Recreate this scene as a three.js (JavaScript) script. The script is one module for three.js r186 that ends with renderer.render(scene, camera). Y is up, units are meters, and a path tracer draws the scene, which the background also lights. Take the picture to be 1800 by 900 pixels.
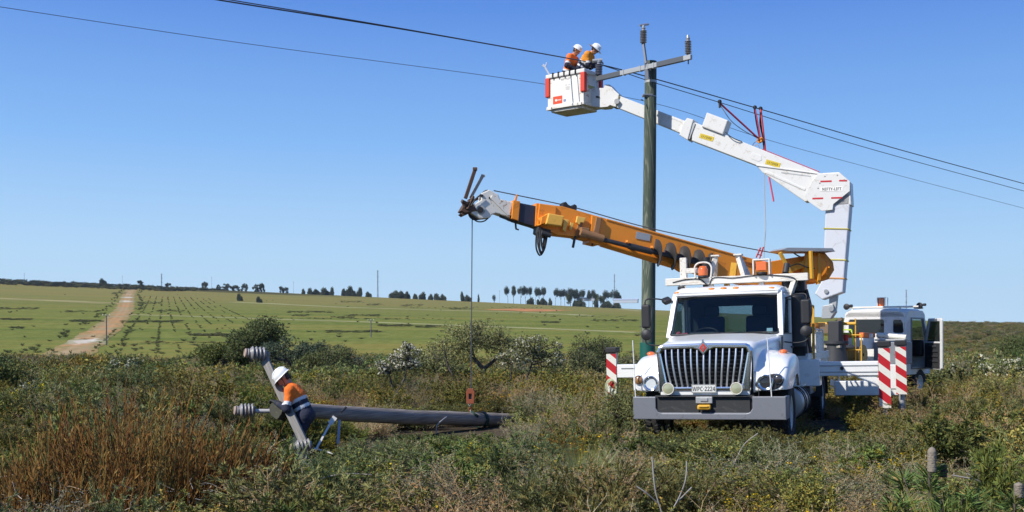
import * as THREE from 'three';
import { RoundedBoxGeometry } from 'three/addons/geometries/RoundedBoxGeometry.js';
import { mergeGeometries, mergeVertices, toCreasedNormals } from 'three/addons/utils/BufferGeometryUtils.js';
import { ImprovedNoise } from 'three/addons/math/ImprovedNoise.js';

// ---------------------------------------------------------------- camera, sky, sun, exposure
const EYE = 1.65, FOCAL = 1900, HORIZON = 590;           // metres; pixels of an 1800 x 900 frame
const scene = new THREE.Scene();
const camera = new THREE.PerspectiveCamera(2 * Math.atan(HORIZON / FOCAL) * 180 / Math.PI, 1800 / 1180, 0.1, 9000);
camera.position.set(0, EYE, 0);
camera.setViewOffset(1800, 1180, 0, 0, 1800, 900);       // a level camera with the lens shifted upwards
scene.add(camera);
const renderer = new THREE.WebGLRenderer({ antialias: true });
renderer.toneMapping = THREE.LinearToneMapping;
renderer.toneMappingExposure = 1.12;
renderer.shadowMap.enabled = true;

const SUN = new THREE.Vector3(-0.67, 0.69, 0.42).normalize();
{
  const W = 1024, Hh = 512, data = new Float32Array(W * Hh * 4);
  const stops = [[-90, .30, .33, .30], [-2, .46, .60, .72], [0, .57, .75, .885], [4.2, .44, .66, .88], [10, .225, .455, .84], [17, .100, .255, .70], [40, .042, .14, .46], [90, .03, .09, .32]];
  for (let r = 0; r < Hh; r++) {
    const e = ((r + .5) / Hh - .5) * 180;
    let k = 0; while (k < stops.length - 2 && stops[k + 1][0] < e) k++;
    const t = THREE.MathUtils.clamp((e - stops[k][0]) / (stops[k + 1][0] - stops[k][0]), 0, 1);
    const c = [1, 2, 3].map((i) => stops[k][i] + (stops[k + 1][i] - stops[k][i]) * t);
    const y = Math.sin(e * Math.PI / 180), ce = Math.cos(e * Math.PI / 180);
    for (let q = 0; q < W; q++) {
      const a = ((q + .5) / W - .5) * 2 * Math.PI, cs = Math.cos(a) * ce * SUN.x + y * SUN.y + Math.sin(a) * ce * SUN.z;
      const g = e > -2 ? 1 + .10 * cs + .55 * Math.max(0, cs) ** 6 : 1, o = (r * W + q) * 4;
      data[o] = c[0] * (e > -2 ? 1 + .16 * cs + .8 * Math.max(0, cs) ** 6 : 1); data[o + 1] = c[1] * g; data[o + 2] = c[2] * (e > -2 ? 1 + .05 * cs + .35 * Math.max(0, cs) ** 6 : 1); data[o + 3] = 1;
    }
  }
  const sky = new THREE.DataTexture(data, W, Hh, THREE.RGBAFormat, THREE.FloatType);
  sky.mapping = THREE.EquirectangularReflectionMapping; sky.magFilter = THREE.LinearFilter; sky.needsUpdate = true;
  scene.background = sky; scene.environment = sky;
}
const sun = new THREE.DirectionalLight(new THREE.Color().setRGB(1, .95, .86), 5);
sun.position.copy(SUN).multiplyScalar(200).add(new THREE.Vector3(0, 0, -25));
sun.target.position.set(0, 0, -25);
sun.castShadow = true;
Object.assign(sun.shadow.camera, { left: -60, right: 60, top: 60, bottom: -60, near: 1, far: 500 });
sun.shadow.mapSize.set(4096, 4096);
scene.add(sun, sun.target);

scene.fog = new THREE.FogExp2(0xc4d8ee, .00005);

// ---------------------------------------------------------------- helpers
const V = (x, y, z) => new THREE.Vector3(x, y, z);
const clamp = THREE.MathUtils.clamp, lerp = THREE.MathUtils.lerp, smooth = THREE.MathUtils.smoothstep;
function rng(seed) { let s = seed >>> 0; return () => { s = (s + 0x6d2b79f5) | 0; let t = Math.imul(s ^ (s >>> 15), 1 | s); t = (t + Math.imul(t ^ (t >>> 7), 61 | t)) ^ t; return ((t ^ (t >>> 14)) >>> 0) / 4294967296; }; }
const noiseGen = new ImprovedNoise();
const n3 = (x, y, z = 0) => noiseGen.noise(x + 113.7, y + 71.3, z + 37.1);
const fbm = (x, y, o = 4) => { let s = 0, a = .5; for (let i = 0; i < o; i++) { s += a * n3(x, y, i * 9.1); x *= 2.03; y *= 2.03; a *= .5; } return s; };
/** a point of the place whose bearing from the camera's stand is that of the frame's pixel (px, py), d metres away */
const at = (px, py, d) => V((px - 900) / FOCAL * d, EYE + (HORIZON - py) / FOCAL * d, -d);
const used = {};
function numbered(name) { const k = used[name] = (used[name] ?? -1) + 1; return k ? name + '_' + String(k).padStart(3, '0') : name; }
const shade = (o) => { o.traverse((m) => { if (m.isMesh) { m.castShadow = true; m.receiveShadow = true; } }); return o; };
function tag(o, label, category, group, kind) {
  if (label) o.userData.label = label;
  if (category) o.userData.category = category;
  if (group) o.userData.group = group;
  if (kind) o.userData.kind = kind;
  return o;
}
function thing(name, label, category, pos = V(0, 0, 0), turn = 0, group) {
  const o = new THREE.Group(); o.name = numbered(name); o.position.copy(pos); o.rotation.y = turn;
  scene.add(o); o.updateMatrixWorld(true);
  return tag(o, label, category, group);
}
function clean(g) {
  if (g.index) g = g.toNonIndexed();
  if (!g.attributes.normal) g.computeVertexNormals();
  if (!g.attributes.uv) g.setAttribute('uv', new THREE.BufferAttribute(new Float32Array(g.attributes.position.count * 2), 2));
  for (const k of Object.keys(g.attributes)) if (!['position', 'normal', 'uv', 'color'].includes(k)) g.deleteAttribute(k);
  return g;
}
function merged(list) {
  list = [].concat(list).map(clean);
  if (list.some((g) => g.attributes.color)) for (const g of list) if (!g.attributes.color) g.setAttribute('color', new THREE.BufferAttribute(new Float32Array(g.attributes.position.count * 3).fill(1), 3));
  return list.length === 1 ? list[0] : mergeGeometries(list);
}
/** one named Mesh out of one or several geometries */
function part(name, geos, mat, parent = scene) {
  const m = new THREE.Mesh(merged(geos), mat); m.name = parent === scene ? numbered(name) : name;
  m.castShadow = m.receiveShadow = true; parent.add(m); return m;
}
/** the same, for geometry given in the world's axes and hung under a turned parent */
function partW(name, geos, mat, parent) {
  parent.updateWorldMatrix(true, false);
  const g = merged(geos).clone(); g.applyMatrix4(parent.matrixWorld.clone().invert());
  return part(name, g, mat, parent);
}
const box = (w, h, d, x = 0, y = 0, z = 0, r = .012) => {
  const g = Math.min(w, h, d) > r * 2.2 && r > 0 ? new RoundedBoxGeometry(w, h, d, 2, r) : new THREE.BoxGeometry(w, h, d);
  return g.translate(x, y, z);
};
const rot = (g, rx = 0, ry = 0, rz = 0) => g.applyMatrix4(new THREE.Matrix4().makeRotationFromEuler(new THREE.Euler(rx, ry, rz)));
const move = (g, x, y, z) => g.translate(x, y, z);
/** cylinder from a to b */
function rod(a, b, r, r2 = r, seg = 12) {
  const dir = b.clone().sub(a), L = dir.length(), g = new THREE.CylinderGeometry(r2, r, L, seg, 1);
  g.applyQuaternion(new THREE.Quaternion().setFromUnitVectors(V(0, 1, 0), dir.normalize()));
  return g.translate((a.x + b.x) / 2, (a.y + b.y) / 2, (a.z + b.z) / 2);
}
/** square bar from a to b, `up` fixes its turn */
function bar(a, b, w, h, up = V(0, 1, 0), r = .006) {
  const z = b.clone().sub(a), L = z.length(); z.normalize();
  const x = up.clone().cross(z).normalize(), y = z.clone().cross(x), g = r > 0 && Math.min(w, h) > r * 3 ? new RoundedBoxGeometry(w, h, L, 2, r) : new THREE.BoxGeometry(w, h, L);
  g.applyMatrix4(new THREE.Matrix4().makeBasis(x, y, z));
  return g.translate((a.x + b.x) / 2, (a.y + b.y) / 2, (a.z + b.z) / 2);
}
const tube = (pts, r, seg = 24, rad = 7, closed = false) => new THREE.TubeGeometry(new THREE.CatmullRomCurve3(pts, closed), seg, r, rad, closed);
const lathe = (pts, seg = 24) => new THREE.LatheGeometry(pts.map((p) => new THREE.Vector2(p[0], p[1])), seg);
function shapeOf(pts) { const s = new THREE.Shape(); pts.forEach((p, i) => i ? s.lineTo(p[0], p[1]) : s.moveTo(p[0], p[1])); s.closePath(); return s; }
function extrude(pts, depth, bevel = .008, holes = []) {
  const s = Array.isArray(pts) ? shapeOf(pts) : pts;
  for (const h of holes) s.holes.push(new THREE.Path(shapeOf(h).getPoints()));
  return new THREE.ExtrudeGeometry(s, { depth: depth - 2 * bevel, bevelEnabled: bevel > 0, bevelThickness: bevel, bevelSize: bevel, bevelOffset: -bevel, bevelSegments: 2, curveSegments: 10 }).translate(0, 0, bevel);
}
/** skin over rings with the same number of points each */
function loft(rings, { closed = true, capA = false, capB = false, crease = .6 } = {}) {
  const n = rings[0].length, p = [], idx = [];
  rings.forEach((r) => r.forEach((v) => p.push(v.x, v.y, v.z)));
  for (let i = 0; i < rings.length - 1; i++) for (let j = 0; j < (closed ? n : n - 1); j++) {
    const a = i * n + j, b = i * n + (j + 1) % n, c = a + n, d = b + n; idx.push(a, c, b, b, c, d);
  }
  for (const [on, k] of [[capA, 0], [capB, rings.length - 1]]) if (on) {
    const c = rings[k].reduce((s, v) => s.add(v), V(0, 0, 0)).multiplyScalar(1 / n), o = p.length / 3; p.push(c.x, c.y, c.z);
    for (let j = 0; j < n; j++) k ? idx.push(k * n + j, o, k * n + (j + 1) % n) : idx.push(j, (j + 1) % n, o);
  }
  const g = new THREE.BufferGeometry(); g.setAttribute('position', new THREE.Float32BufferAttribute(p, 3)); g.setIndex(idx);
  return toCreasedNormals(g, crease);
}
// ---------------------------------------------------------------- materials
const lin = (r, g, b) => new THREE.Color().setRGB(r, g, b);
const hex = (h) => new THREE.Color(h);
const std = (color, rough = .6, more = {}) => new THREE.MeshStandardMaterial({ color, roughness: rough, ...more });
const phys = (color, rough = .6, more = {}) => new THREE.MeshPhysicalMaterial({ color, roughness: rough, ...more });
/** a colour map of fine and coarse mottling; tint(u, v, fine, coarse) gives linear rgb factors */
function mottle(size, fn, srgb = true) {
  const d = new Uint8Array(size * size * 4);
  for (let y = 0; y < size; y++) for (let x = 0; x < size; x++) {
    const c = fn(x / size, y / size), o = (y * size + x) * 4;
    for (let k = 0; k < 3; k++) d[o + k] = clamp(srgb ? Math.pow(clamp(c[k], 0, 1), 1 / 2.2) : c[k], 0, 1) * 255;
    d[o + 3] = 255;
  }
  const t = new THREE.DataTexture(d, size, size); t.wrapS = t.wrapT = THREE.RepeatWrapping; t.magFilter = THREE.LinearFilter; t.minFilter = THREE.LinearMipmapLinearFilter; t.generateMipmaps = true;
  if (srgb) t.colorSpace = THREE.SRGBColorSpace; t.needsUpdate = true; return t;
}
/** noise that repeats every `p` cells over u, v in 0..1 */
function tnoise(u, v, p, z = 0) {
  const a = u * 2 * Math.PI, b = v * 2 * Math.PI, r = p / (2 * Math.PI);
  return n3(Math.cos(a) * r + 7.3 * z, Math.sin(a) * r + Math.cos(b) * r, Math.sin(b) * r + z);
}
function canvasTex(w, h, draw) {
  const c = document.createElement('canvas'); c.width = w; c.height = h; draw(c.getContext('2d'), w, h);
  const t = new THREE.CanvasTexture(c); t.colorSpace = THREE.SRGBColorSpace; t.magFilter = THREE.LinearFilter; return t;
}
/** a sheet with the unit square as uv, centre c, edges along a (right) and b (up), a little thickness */
function sheet(c, a, b, thick = .003) {
  const g = new THREE.BoxGeometry(a.length(), b.length(), thick), x = a.clone().normalize(), y = b.clone().normalize();
  g.applyMatrix4(new THREE.Matrix4().makeBasis(x, y, x.clone().cross(y).normalize()));
  return g.translate(c.x, c.y, c.z);
}
const dirt = (base, amount, size = 256, p1 = 5, p2 = 26, dark = [.45, .36, .26]) => mottle(size, (u, v) => {
  const a = tnoise(u, v, p1, 1) * .6 + tnoise(u, v, p2, 5) * .4, k = smooth(a, .12, .5) * amount, s = 1 + .06 * tnoise(u, v, 60, 3);
  return base.map((c, i) => (c + (c * dark[i] - c) * k) * s);
});
const M = {
  white: phys(0xffffff, .32, { map: dirt([.80, .80, .78], .38, 512, 7, 40, [.62, .52, .40]), clearcoat: .6, clearcoatRoughness: .15 }),
  whiteOld: phys(0xffffff, .5, { map: dirt([.74, .71, .64], 1, 256, 9, 40, [.40, .24, .12]) }),
  liftWhite: phys(0xffffff, .45, { map: dirt([.70, .69, .66], .5, 512, 6, 34, [.6, .5, .38]), clearcoat: .3, clearcoatRoughness: .3 }),
  orange: phys(0xffffff, .5, { map: dirt([.80, .27, .012], .45, 256, 5, 24, [.45, .35, .4]), clearcoat: .12, clearcoatRoughness: .3 }),
  yellow: phys(0xffffff, .45, { map: dirt([.66, .36, .03], .5) }),
  black: std(lin(.018, .018, .02), .55),
  rubber: std(0xffffff, .9, { map: dirt([.026, .025, .024], .6, 256, 4, 30, [2.6, 2.2, 1.8]) }),
  dark: std(lin(.03, .031, .034), .6),
  steel: std(0xffffff, .5, { map: dirt([.205, .215, .24], .5, 256, 6, 30), metalness: .3 }),
  galv: std(0xffffff, .5, { map: dirt([.42, .43, .43], .35, 128), metalness: .4 }),
  chrome: std(lin(.80, .81, .83), .13, { metalness: 1 }),
  cable: std(lin(.075, .078, .09), .6, { metalness: .2 }),
  alu: std(lin(.5, .5, .5), .42, { metalness: .8 }),
  red: std(lin(.52, .035, .025), .5),
  glass: phys(lin(.54, .62, .63), .03, { transmission: 1, thickness: 0, ior: 1.5 }),
  lensClear: phys(lin(.9, .92, .93), .04, { transmission: 1, thickness: 0, ior: 1.5 }),
  amber: phys(lin(.85, .26, .02), .25, { clearcoat: 1 }),
  beacon: phys(lin(.70, .14, .02), .2, { clearcoat: 1 }),
};
// ---------------------------------------------------------------- the land
const CREST = 1200;
/** height of the ground at x metres to the right and d metres ahead */
function ground(x, d) {
  const r = Math.hypot(x, d);
  let h;
  if (d < 28) h = -.2 * smooth(d, 9, 18);
  else if (d < 200) h = -.2 - 2.8 * (d - 28) / 172;
  else if (d < CREST) { const t = (d - 200) / (CREST - 200); h = -3 + t * (40.4 - .046 * x); }
  else h = 37.4 - .046 * x - (d - CREST) * .035;
  h += (.07 * n3(x * .45, d * .45) + .12 * n3(x * .12, d * .12, 4)) * smooth(r, 2, 7) * (1 - smooth(d, 120, 200));
  h -= .30 * Math.exp(-(((x + 3.3) / 2.4) ** 2 + ((d - 16.6) / 2.2) ** 2));
  return h;
}
/** where on the paddock a frame pixel falls: [x, d] */
function landAt(px, py) { let d = 170; for (; d < CREST; d += 1) if (ground((px - 900) / FOCAL * d, d) >= EYE + (HORIZON - py) / FOCAL * d) break; return [(px - 900) / FOCAL * d, d]; }
const onLand = (x, d, up = 0) => V(x, ground(x, d) + up, -d);
/** the heath stops here; farther off is the green paddock */
const heathEnd = (x) => x < 25 ? 152 + 8 * n3(x * .03, 5) : 152 + (x - 25) * 2.05;
const trackX = (d) => -84 - 316 * (d - 200) / 950 + 3 * Math.sin((d - 200) / 170);
{
  const az = [], rad = [];
  for (let a = -Math.PI; a < -.56; a += .06) az.push(a);
  for (let i = 0; i <= 460; i++) az.push(-.56 + 1.12 * i / 460);
  for (let a = .62; a < Math.PI; a += .06) az.push(a);
  for (let r = .6; r < 30; r *= 1.035) rad.push(r);
  for (let r = 30; r < 200; r *= 1.02) rad.push(r);
  for (let i = 0; i <= 380; i++) rad.push(200 + 1050 * i / 380);
  for (const r of [1300, 1400, 1600, 2000, 2600, 3600, 5200]) rad.push(r);
  const pos = [0, ground(0, 0), 0], col = [.1, .08, .06], uv = [0, 0], idx = [], n = az.length;
  const sand = [.085, .068, .048];
  for (const r of rad) for (const a of az) {
    const dd = r * Math.cos(a), x = r * Math.sin(a), d = dd, y = d > -50 ? ground(x, Math.max(d, 0)) : ground(x, 0);
    pos.push(x, y, -d); uv.push(x / 3, -d / 3);
    let c;
    const he = heathEnd(x), m = smooth(d, he - 6, he + 4);
    const big = fbm(x * .008, d * .03), band = n3(x * .004, d * .045, 2) * .7 + n3(x * .012, d * .13, 8) * .5, fine = n3(x * .09, d * .3, 4);
    const up = smooth(d, 470, 960 + 120 * big);
    // paddock: lush low down, drying to straw near the crest
    const strip = n3(x * .006, d * .02, 12), tuss = n3(x * .35, d * .12, 21) * .6 + n3(x * .8, d * .25, 17) * .4, g0 = [(.160 + .06 * band) * (1 + .45 * tuss), (.180 + .045 * band) * (1 + .38 * tuss), (.048 + .012 * band) * (1 + .5 * tuss)], g1 = [.225 + .05 * big + .03 * strip, .195 + .03 * big, .07];
    const dry = smooth(band + .25 * fine + .4 * strip, .06, .45) * .75;
    c = g0.map((v, i) => lerp(v, [.225, .19, .055][i], dry)).map((v, i) => lerp(v, g1[i], up * .8));
    const scrub = [.10 + .03 * fine, .085 + .03 * fine, .045];
    if (d > he - 6) c = c.map((v, i) => lerp(lerp(sand[i], scrub[i], .5), v, m));
    else c = sand.map((v, i) => lerp(v * (1 + .5 * n3(x * .8, d * .8)), scrub[i], smooth(r, 20, 60)));
    // low dark scrub along the far left crest
    const cs = smooth(d, 1080, 1120) * smooth(-x, 150, 260) * (d < 1300 ? 1 : 1);
    c = c.map((v, i) => lerp(v, [.055, .055, .03][i], cs * .8));
    col.push(...c);
  }
  const R = rad.length;
  for (let j = 0; j < n; j++) idx.push(0, 1 + (j + 1) % n, 1 + j);
  for (let i = 0; i < R - 1; i++) for (let j = 0; j < n; j++) { const a = 1 + i * n + j, b = 1 + i * n + (j + 1) % n; idx.push(a, b, a + n, b, b + n, a + n); }
  const g = new THREE.BufferGeometry();
  g.setAttribute('position', new THREE.Float32BufferAttribute(pos, 3)); g.setAttribute('color', new THREE.Float32BufferAttribute(col, 3)); g.setAttribute('uv', new THREE.Float32BufferAttribute(uv, 2));
  g.setIndex(idx); g.computeVertexNormals();
  const grain = mottle(512, (u, v) => { const k = 1 + .35 * tnoise(u, v, 24, 1) + .4 * tnoise(u, v, 80, 2) + .2 * tnoise(u, v, 5, 3); return [k * .62, k * .62, k * .62]; });
  const mesh = new THREE.Mesh(g, new THREE.MeshLambertMaterial({ color: lin(1.6, 1.6, 1.6), map: grain, vertexColors: true })); mesh.name = 'ground'; mesh.receiveShadow = true; mesh.castShadow = true;
  mesh.userData.kind = 'structure'; scene.add(mesh);
}
/** a strip of bare earth laid on the paddock along a line of (x, d, width) */
function landStrip(name, line, colorAt, lift = .12, step = 5) {
  const pos = [], col = [], idx = [], across = 8, pts = [];
  for (let i = 0; i < line.length - 1; i++) { const [x0, d0, w0] = line[i], [x1, d1, w1] = line[i + 1], n = Math.max(1, Math.ceil(Math.hypot(x1 - x0, d1 - d0) / step)); for (let k = 0; k < n; k++) pts.push([lerp(x0, x1, k / n), lerp(d0, d1, k / n), lerp(w0, w1, k / n)]); }
  pts.push(line[line.length - 1]);
  pts.forEach(([x, d, w], i) => {
    const p = pts[Math.max(0, i - 1)], q = pts[Math.min(pts.length - 1, i + 1)], L = Math.hypot(q[0] - p[0], q[1] - p[1]), nx = (q[1] - p[1]) / L, nd = -(q[0] - p[0]) / L;
    for (let k = 0; k <= across; k++) {
      const s = k / across - .5, ww = w * (1 + .25 * n3(x * .05, d * .05, k < across / 2 ? 1 : 2)), X = x + nx * s * ww, D = d + nd * s * ww;
      pos.push(X, ground(X, D) + lift - Math.abs(s) ** 4 * lift * 8, -D); col.push(...colorAt(X, D, s));
    }
  });
  const m = across + 1;
  for (let i = 0; i < pts.length - 1; i++) for (let k = 0; k < across; k++) { const a = i * m + k; idx.push(a, a + m, a + 1, a + 1, a + m, a + m + 1); }
  const g = new THREE.BufferGeometry(); g.setAttribute('position', new THREE.Float32BufferAttribute(pos, 3)); g.setAttribute('color', new THREE.Float32BufferAttribute(col, 3)); g.setIndex(idx); g.computeVertexNormals();
  if (g.attributes.normal.getY(Math.floor(pos.length / 6)) < 0) { for (let i = 0; i < idx.length; i += 3) [idx[i], idx[i + 1]] = [idx[i + 1], idx[i]]; g.setIndex(idx); g.computeVertexNormals(); }
  const mm = part(name, g, landStrip.mat ??= new THREE.MeshLambertMaterial({ vertexColors: true })); mm.userData.kind = 'structure'; return mm;
}
{
  const line = []; for (let d = 160; d <= 1190; d += 15) line.push([trackX(d), d, lerp(9.5, 11, (d - 160) / 1000)]);
  landStrip('dirt_track', line, (x, d, s) => {
    const a = n3(x * .10, d * .035, 1), b = n3(x * .4, d * .12, 3), grass = smooth(Math.abs(s) + .5 * b + .25 * n3(x * 1.3, d * .5, 5), .22, .48);
    const white = smooth(n3(x * .02, d * .022, 6) + .3 * b, .30, .45) * (d > 215 ? 1 : 0), red = smooth(a, -.25, .35);
    let c = [lerp(.36, .44, red), lerp(.27, .25, red), lerp(.15, .12, red)];
    c = c.map((v, i) => lerp(v, [.62, .58, .50][i], white * .8)).map((v, i) => lerp(v, [.20, .19, .07][i], grass * .85));
    const rut = smooth(Math.cos(s * 26 + a * 2), .2, .9) * .25; return c.map((v) => v * (1 + .25 * b) * (1 - rut * .4));
  });
  const tan = (x, d) => { const k = 1 + .35 * n3(x * .05, d * .05); return [.28 * k, .25 * k, .115 * k]; }, pale = (x, d) => { const k = 1 + .3 * n3(x * .05, d * .05); return [.30 * k, .29 * k, .14 * k]; };
  // firebreaks and stock paths across the paddock
  const along = (name, list, w, c) => landStrip(name, list.map(([px, py]) => { const p = landAt(px, py); return [p[0], p[1], w]; }), c, .1, 12);
  along('farm_path', [[-20, 524], [100, 528.5], [198, 533.5]], 22, tan);
  along('farm_path', [[226, 553], [330, 556], [450, 560], [640, 566], [800, 572], [1000, 579.5], [1125, 585]], 8, pale);
  along('farm_path', [[410, 531], [480, 534], [600, 540], [800, 546], [880, 547.5], [1010, 553], [1035, 555]], 15, pale);
  along('farm_path', [[1088, 543], [1135, 547.5]], 14, pale);
  along('farm_path', [[330, 502.5], [470, 508], [640, 517]], 16, tan);
  along('bare_earth', [[884, 546], [905, 546], [930, 545], [958, 544]], 44, (x, d) => { const k = 1 + .4 * n3(x * .1, d * .03); return [.44 * k, .20 * k, .09 * k]; });
}
// ---------------------------------------------------------------- plants
class Leafy {                                             // collects coloured triangles
  constructor() { this.p = []; this.c = []; this.n = []; }
  tri(a, b, c, col, n) {
    this.p.push(a.x, a.y, a.z, b.x, b.y, b.z, c.x, c.y, c.z);
    const m = n ?? b.clone().sub(a).cross(c.clone().sub(a)).normalize();
    for (let i = 0; i < 3; i++) { this.n.push(m.x, m.y, m.z); this.c.push(col[0], col[1], col[2]); }
  }
  /** a leaf: two facets folded along the midrib */
  leaf(p, dir, side, len, wid, col, fold = .15) {
    const up = side.clone().cross(dir).multiplyScalar(wid * fold), m = p.clone().addScaledVector(dir, len * .45), t = p.clone().addScaledVector(dir, len);
    const l = m.clone().addScaledVector(side, wid / 2).add(up), r = m.clone().addScaledVector(side, -wid / 2).add(up);
    this.tri(p, l, t, col); this.tri(p, t, r, col);
  }
  /** a blade that bends over: n joints */
  blade(p, dir, len, wid, bend, col, n = 3) {
    const side = dir.clone().cross(V(.3, 1, .2)).normalize(); let a = p.clone(), d = dir.clone();
    for (let i = 0; i < n; i++) {
      const w0 = wid * (1 - i / n), w1 = wid * (1 - (i + 1) / n), b = a.clone().addScaledVector(d, len / n);
      const a0 = a.clone().addScaledVector(side, w0 / 2), a1 = a.clone().addScaledVector(side, -w0 / 2), b0 = b.clone().addScaledVector(side, w1 / 2), b1 = b.clone().addScaledVector(side, -w1 / 2);
      this.tri(a0, b0, a1, col); if (w1 > 1e-5) this.tri(a1, b0, b1, col);
      a = b; d = d.clone().add(V(0, -bend, 0)).normalize();
    }
  }
  twig(a, b, r0, r1, col) {
    const d = b.clone().sub(a).normalize(), u = Math.abs(d.y) < .9 ? V(0, 1, 0) : V(1, 0, 0), s = d.clone().cross(u).normalize(), t = d.clone().cross(s), k = [0, 1, 2].map((i) => s.clone().multiplyScalar(Math.cos(i * 2.094)).addScaledVector(t, Math.sin(i * 2.094)));
    for (let i = 0; i < 3; i++) {
      const j = (i + 1) % 3, a0 = a.clone().addScaledVector(k[i], r0), a1 = a.clone().addScaledVector(k[j], r0), b0 = b.clone().addScaledVector(k[i], r1), b1 = b.clone().addScaledVector(k[j], r1);
      this.tri(a0, a1, b0, col); this.tri(a1, b1, b0, col);
    }
  }
  build() {
    const g = new THREE.BufferGeometry(), n = this.p.length / 3;
    g.setAttribute('position', new THREE.Float32BufferAttribute(this.p, 3)); g.setAttribute('normal', new THREE.Float32BufferAttribute(this.n, 3)); g.setAttribute('color', new THREE.Float32BufferAttribute(this.c, 3));
    g.setAttribute('uv', new THREE.BufferAttribute(new Float32Array(n * 2), 2)); return g;
  }
}
const rdir = (R, up = 0) => { const a = R() * 6.283, y = R() * 2 - 1, s = Math.sqrt(1 - y * y); return V(s * Math.cos(a), y + up, s * Math.sin(a)).normalize(); };
const perp = (d, R) => d.clone().cross(rdir(R)).normalize();
const jit = (c, R, a = .25) => { const k = 1 + (R() * 2 - 1) * a, h = (R() * 2 - 1) * a * .35; return [c[0] * k * (1 + h), c[1] * k, c[2] * k * (1 - h)]; };
const leafMat = phys(0xffffff, .6, { vertexColors: true, transmission: .16, thickness: 0, specularIntensity: .2 });
const twigMat = std(0xffffff, .85, { vertexColors: true });
/** a low heath shrub about 1 wide and 1 high, to be scaled: stems that fork, leaves along their outer part */
function shrub(seed, o) {
  const R = rng(seed), L = new Leafy(), W = o.wood ?? [.16, .13, .11];
  for (let s = 0; s < o.stems; s++) {
    const a = R() * 6.283, lean = Math.sqrt(R()) * o.lean, start = V((R() - .5) * .22, 0, (R() - .5) * .22);
    let p = start, d = V(Math.cos(a) * lean, 1, Math.sin(a) * lean).normalize(); const len = (.55 + .5 * R()) * o.height / Math.max(.45, d.y) * .9, seg = 4;
    for (let i = 0; i < seg; i++) {
      const q = p.clone().addScaledVector(d, len / seg), t0 = i / seg;
      L.twig(p, q, o.twig * (1 - t0 * .7), o.twig * (1 - (i + 1) / seg * .7), jit(W, R, .3));
      // side shoots with leaves
      const shoots = i === 0 ? (R() < .5 ? 1 : 0) : o.shoots;
      for (let k = 0; k < shoots; k++) {
        const b = p.clone().lerp(q, R()), sd = d.clone().multiplyScalar(.75).add(rdir(R, .25)).normalize(), sl = o.shootLen * (.5 + .8 * R()), e = b.clone().addScaledVector(sd, sl);
        L.twig(b, e, o.twig * .45, o.twig * .2, jit(W, R, .3));
        for (let m = 0; m < o.leaves; m++) {
          const lp = b.clone().lerp(e, .45 + .6 * R()), ld = sd.clone().multiplyScalar(o.along).add(rdir(R, .3)).normalize();
          const col = R() < (o.dead ?? .06) ? jit([1.4, 1.0, .75], R, .35) : jit([1, 1, 1], R, .45);
          L.leaf(lp, ld, perp(ld, R), o.len * (.6 + .7 * R()), o.wid * (.7 + .6 * R()), col);
        }
        if (o.flower && R() < o.flower.share) for (let m = 0; m < o.flower.n; m++) { const fd = rdir(R, .6), fp = e.clone().addScaledVector(rdir(R), o.flower.spread); L.leaf(fp, fd, perp(fd, R), o.flower.size, o.flower.size, jit(o.flower.color, R, .2)); }
      }
      p = q; d = d.clone().add(rdir(R).multiplyScalar(.28)).add(V(0, .06, 0)).normalize();
    }
  }
  return L.build();
}
function tussock(seed, o) {
  const R = rng(seed), L = new Leafy();
  for (let i = 0; i < o.n; i++) {
    const a = R() * 6.283, r = Math.sqrt(R()) * o.base, lean = o.lean * (.2 + .9 * R()), d = V(Math.cos(a) * lean + (R() - .5) * .3, 1, Math.sin(a) * lean + (R() - .5) * .3).normalize();
    const c = R() < (o.dead ?? .1) ? jit([1.5, 1.25, .9], R, .3) : jit([1, 1, 1], R, .3);
    L.blade(V(Math.cos(a) * r, 0, Math.sin(a) * r), d, o.height * (.55 + .55 * R()), o.wid, o.bend * (.4 + R()), c, 4);
    if (o.knots && R() < o.knots) { const e = V(Math.cos(a) * r, 0, Math.sin(a) * r).addScaledVector(d, o.height * (.5 + .35 * R())); for (let k = 0; k < 3; k++) { const fd = rdir(R, .5); L.leaf(e, fd, perp(fd, R), .035, .014, jit([1.1, .75, .6], R, .3)); } }
  }
  return L.build();
}
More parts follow.
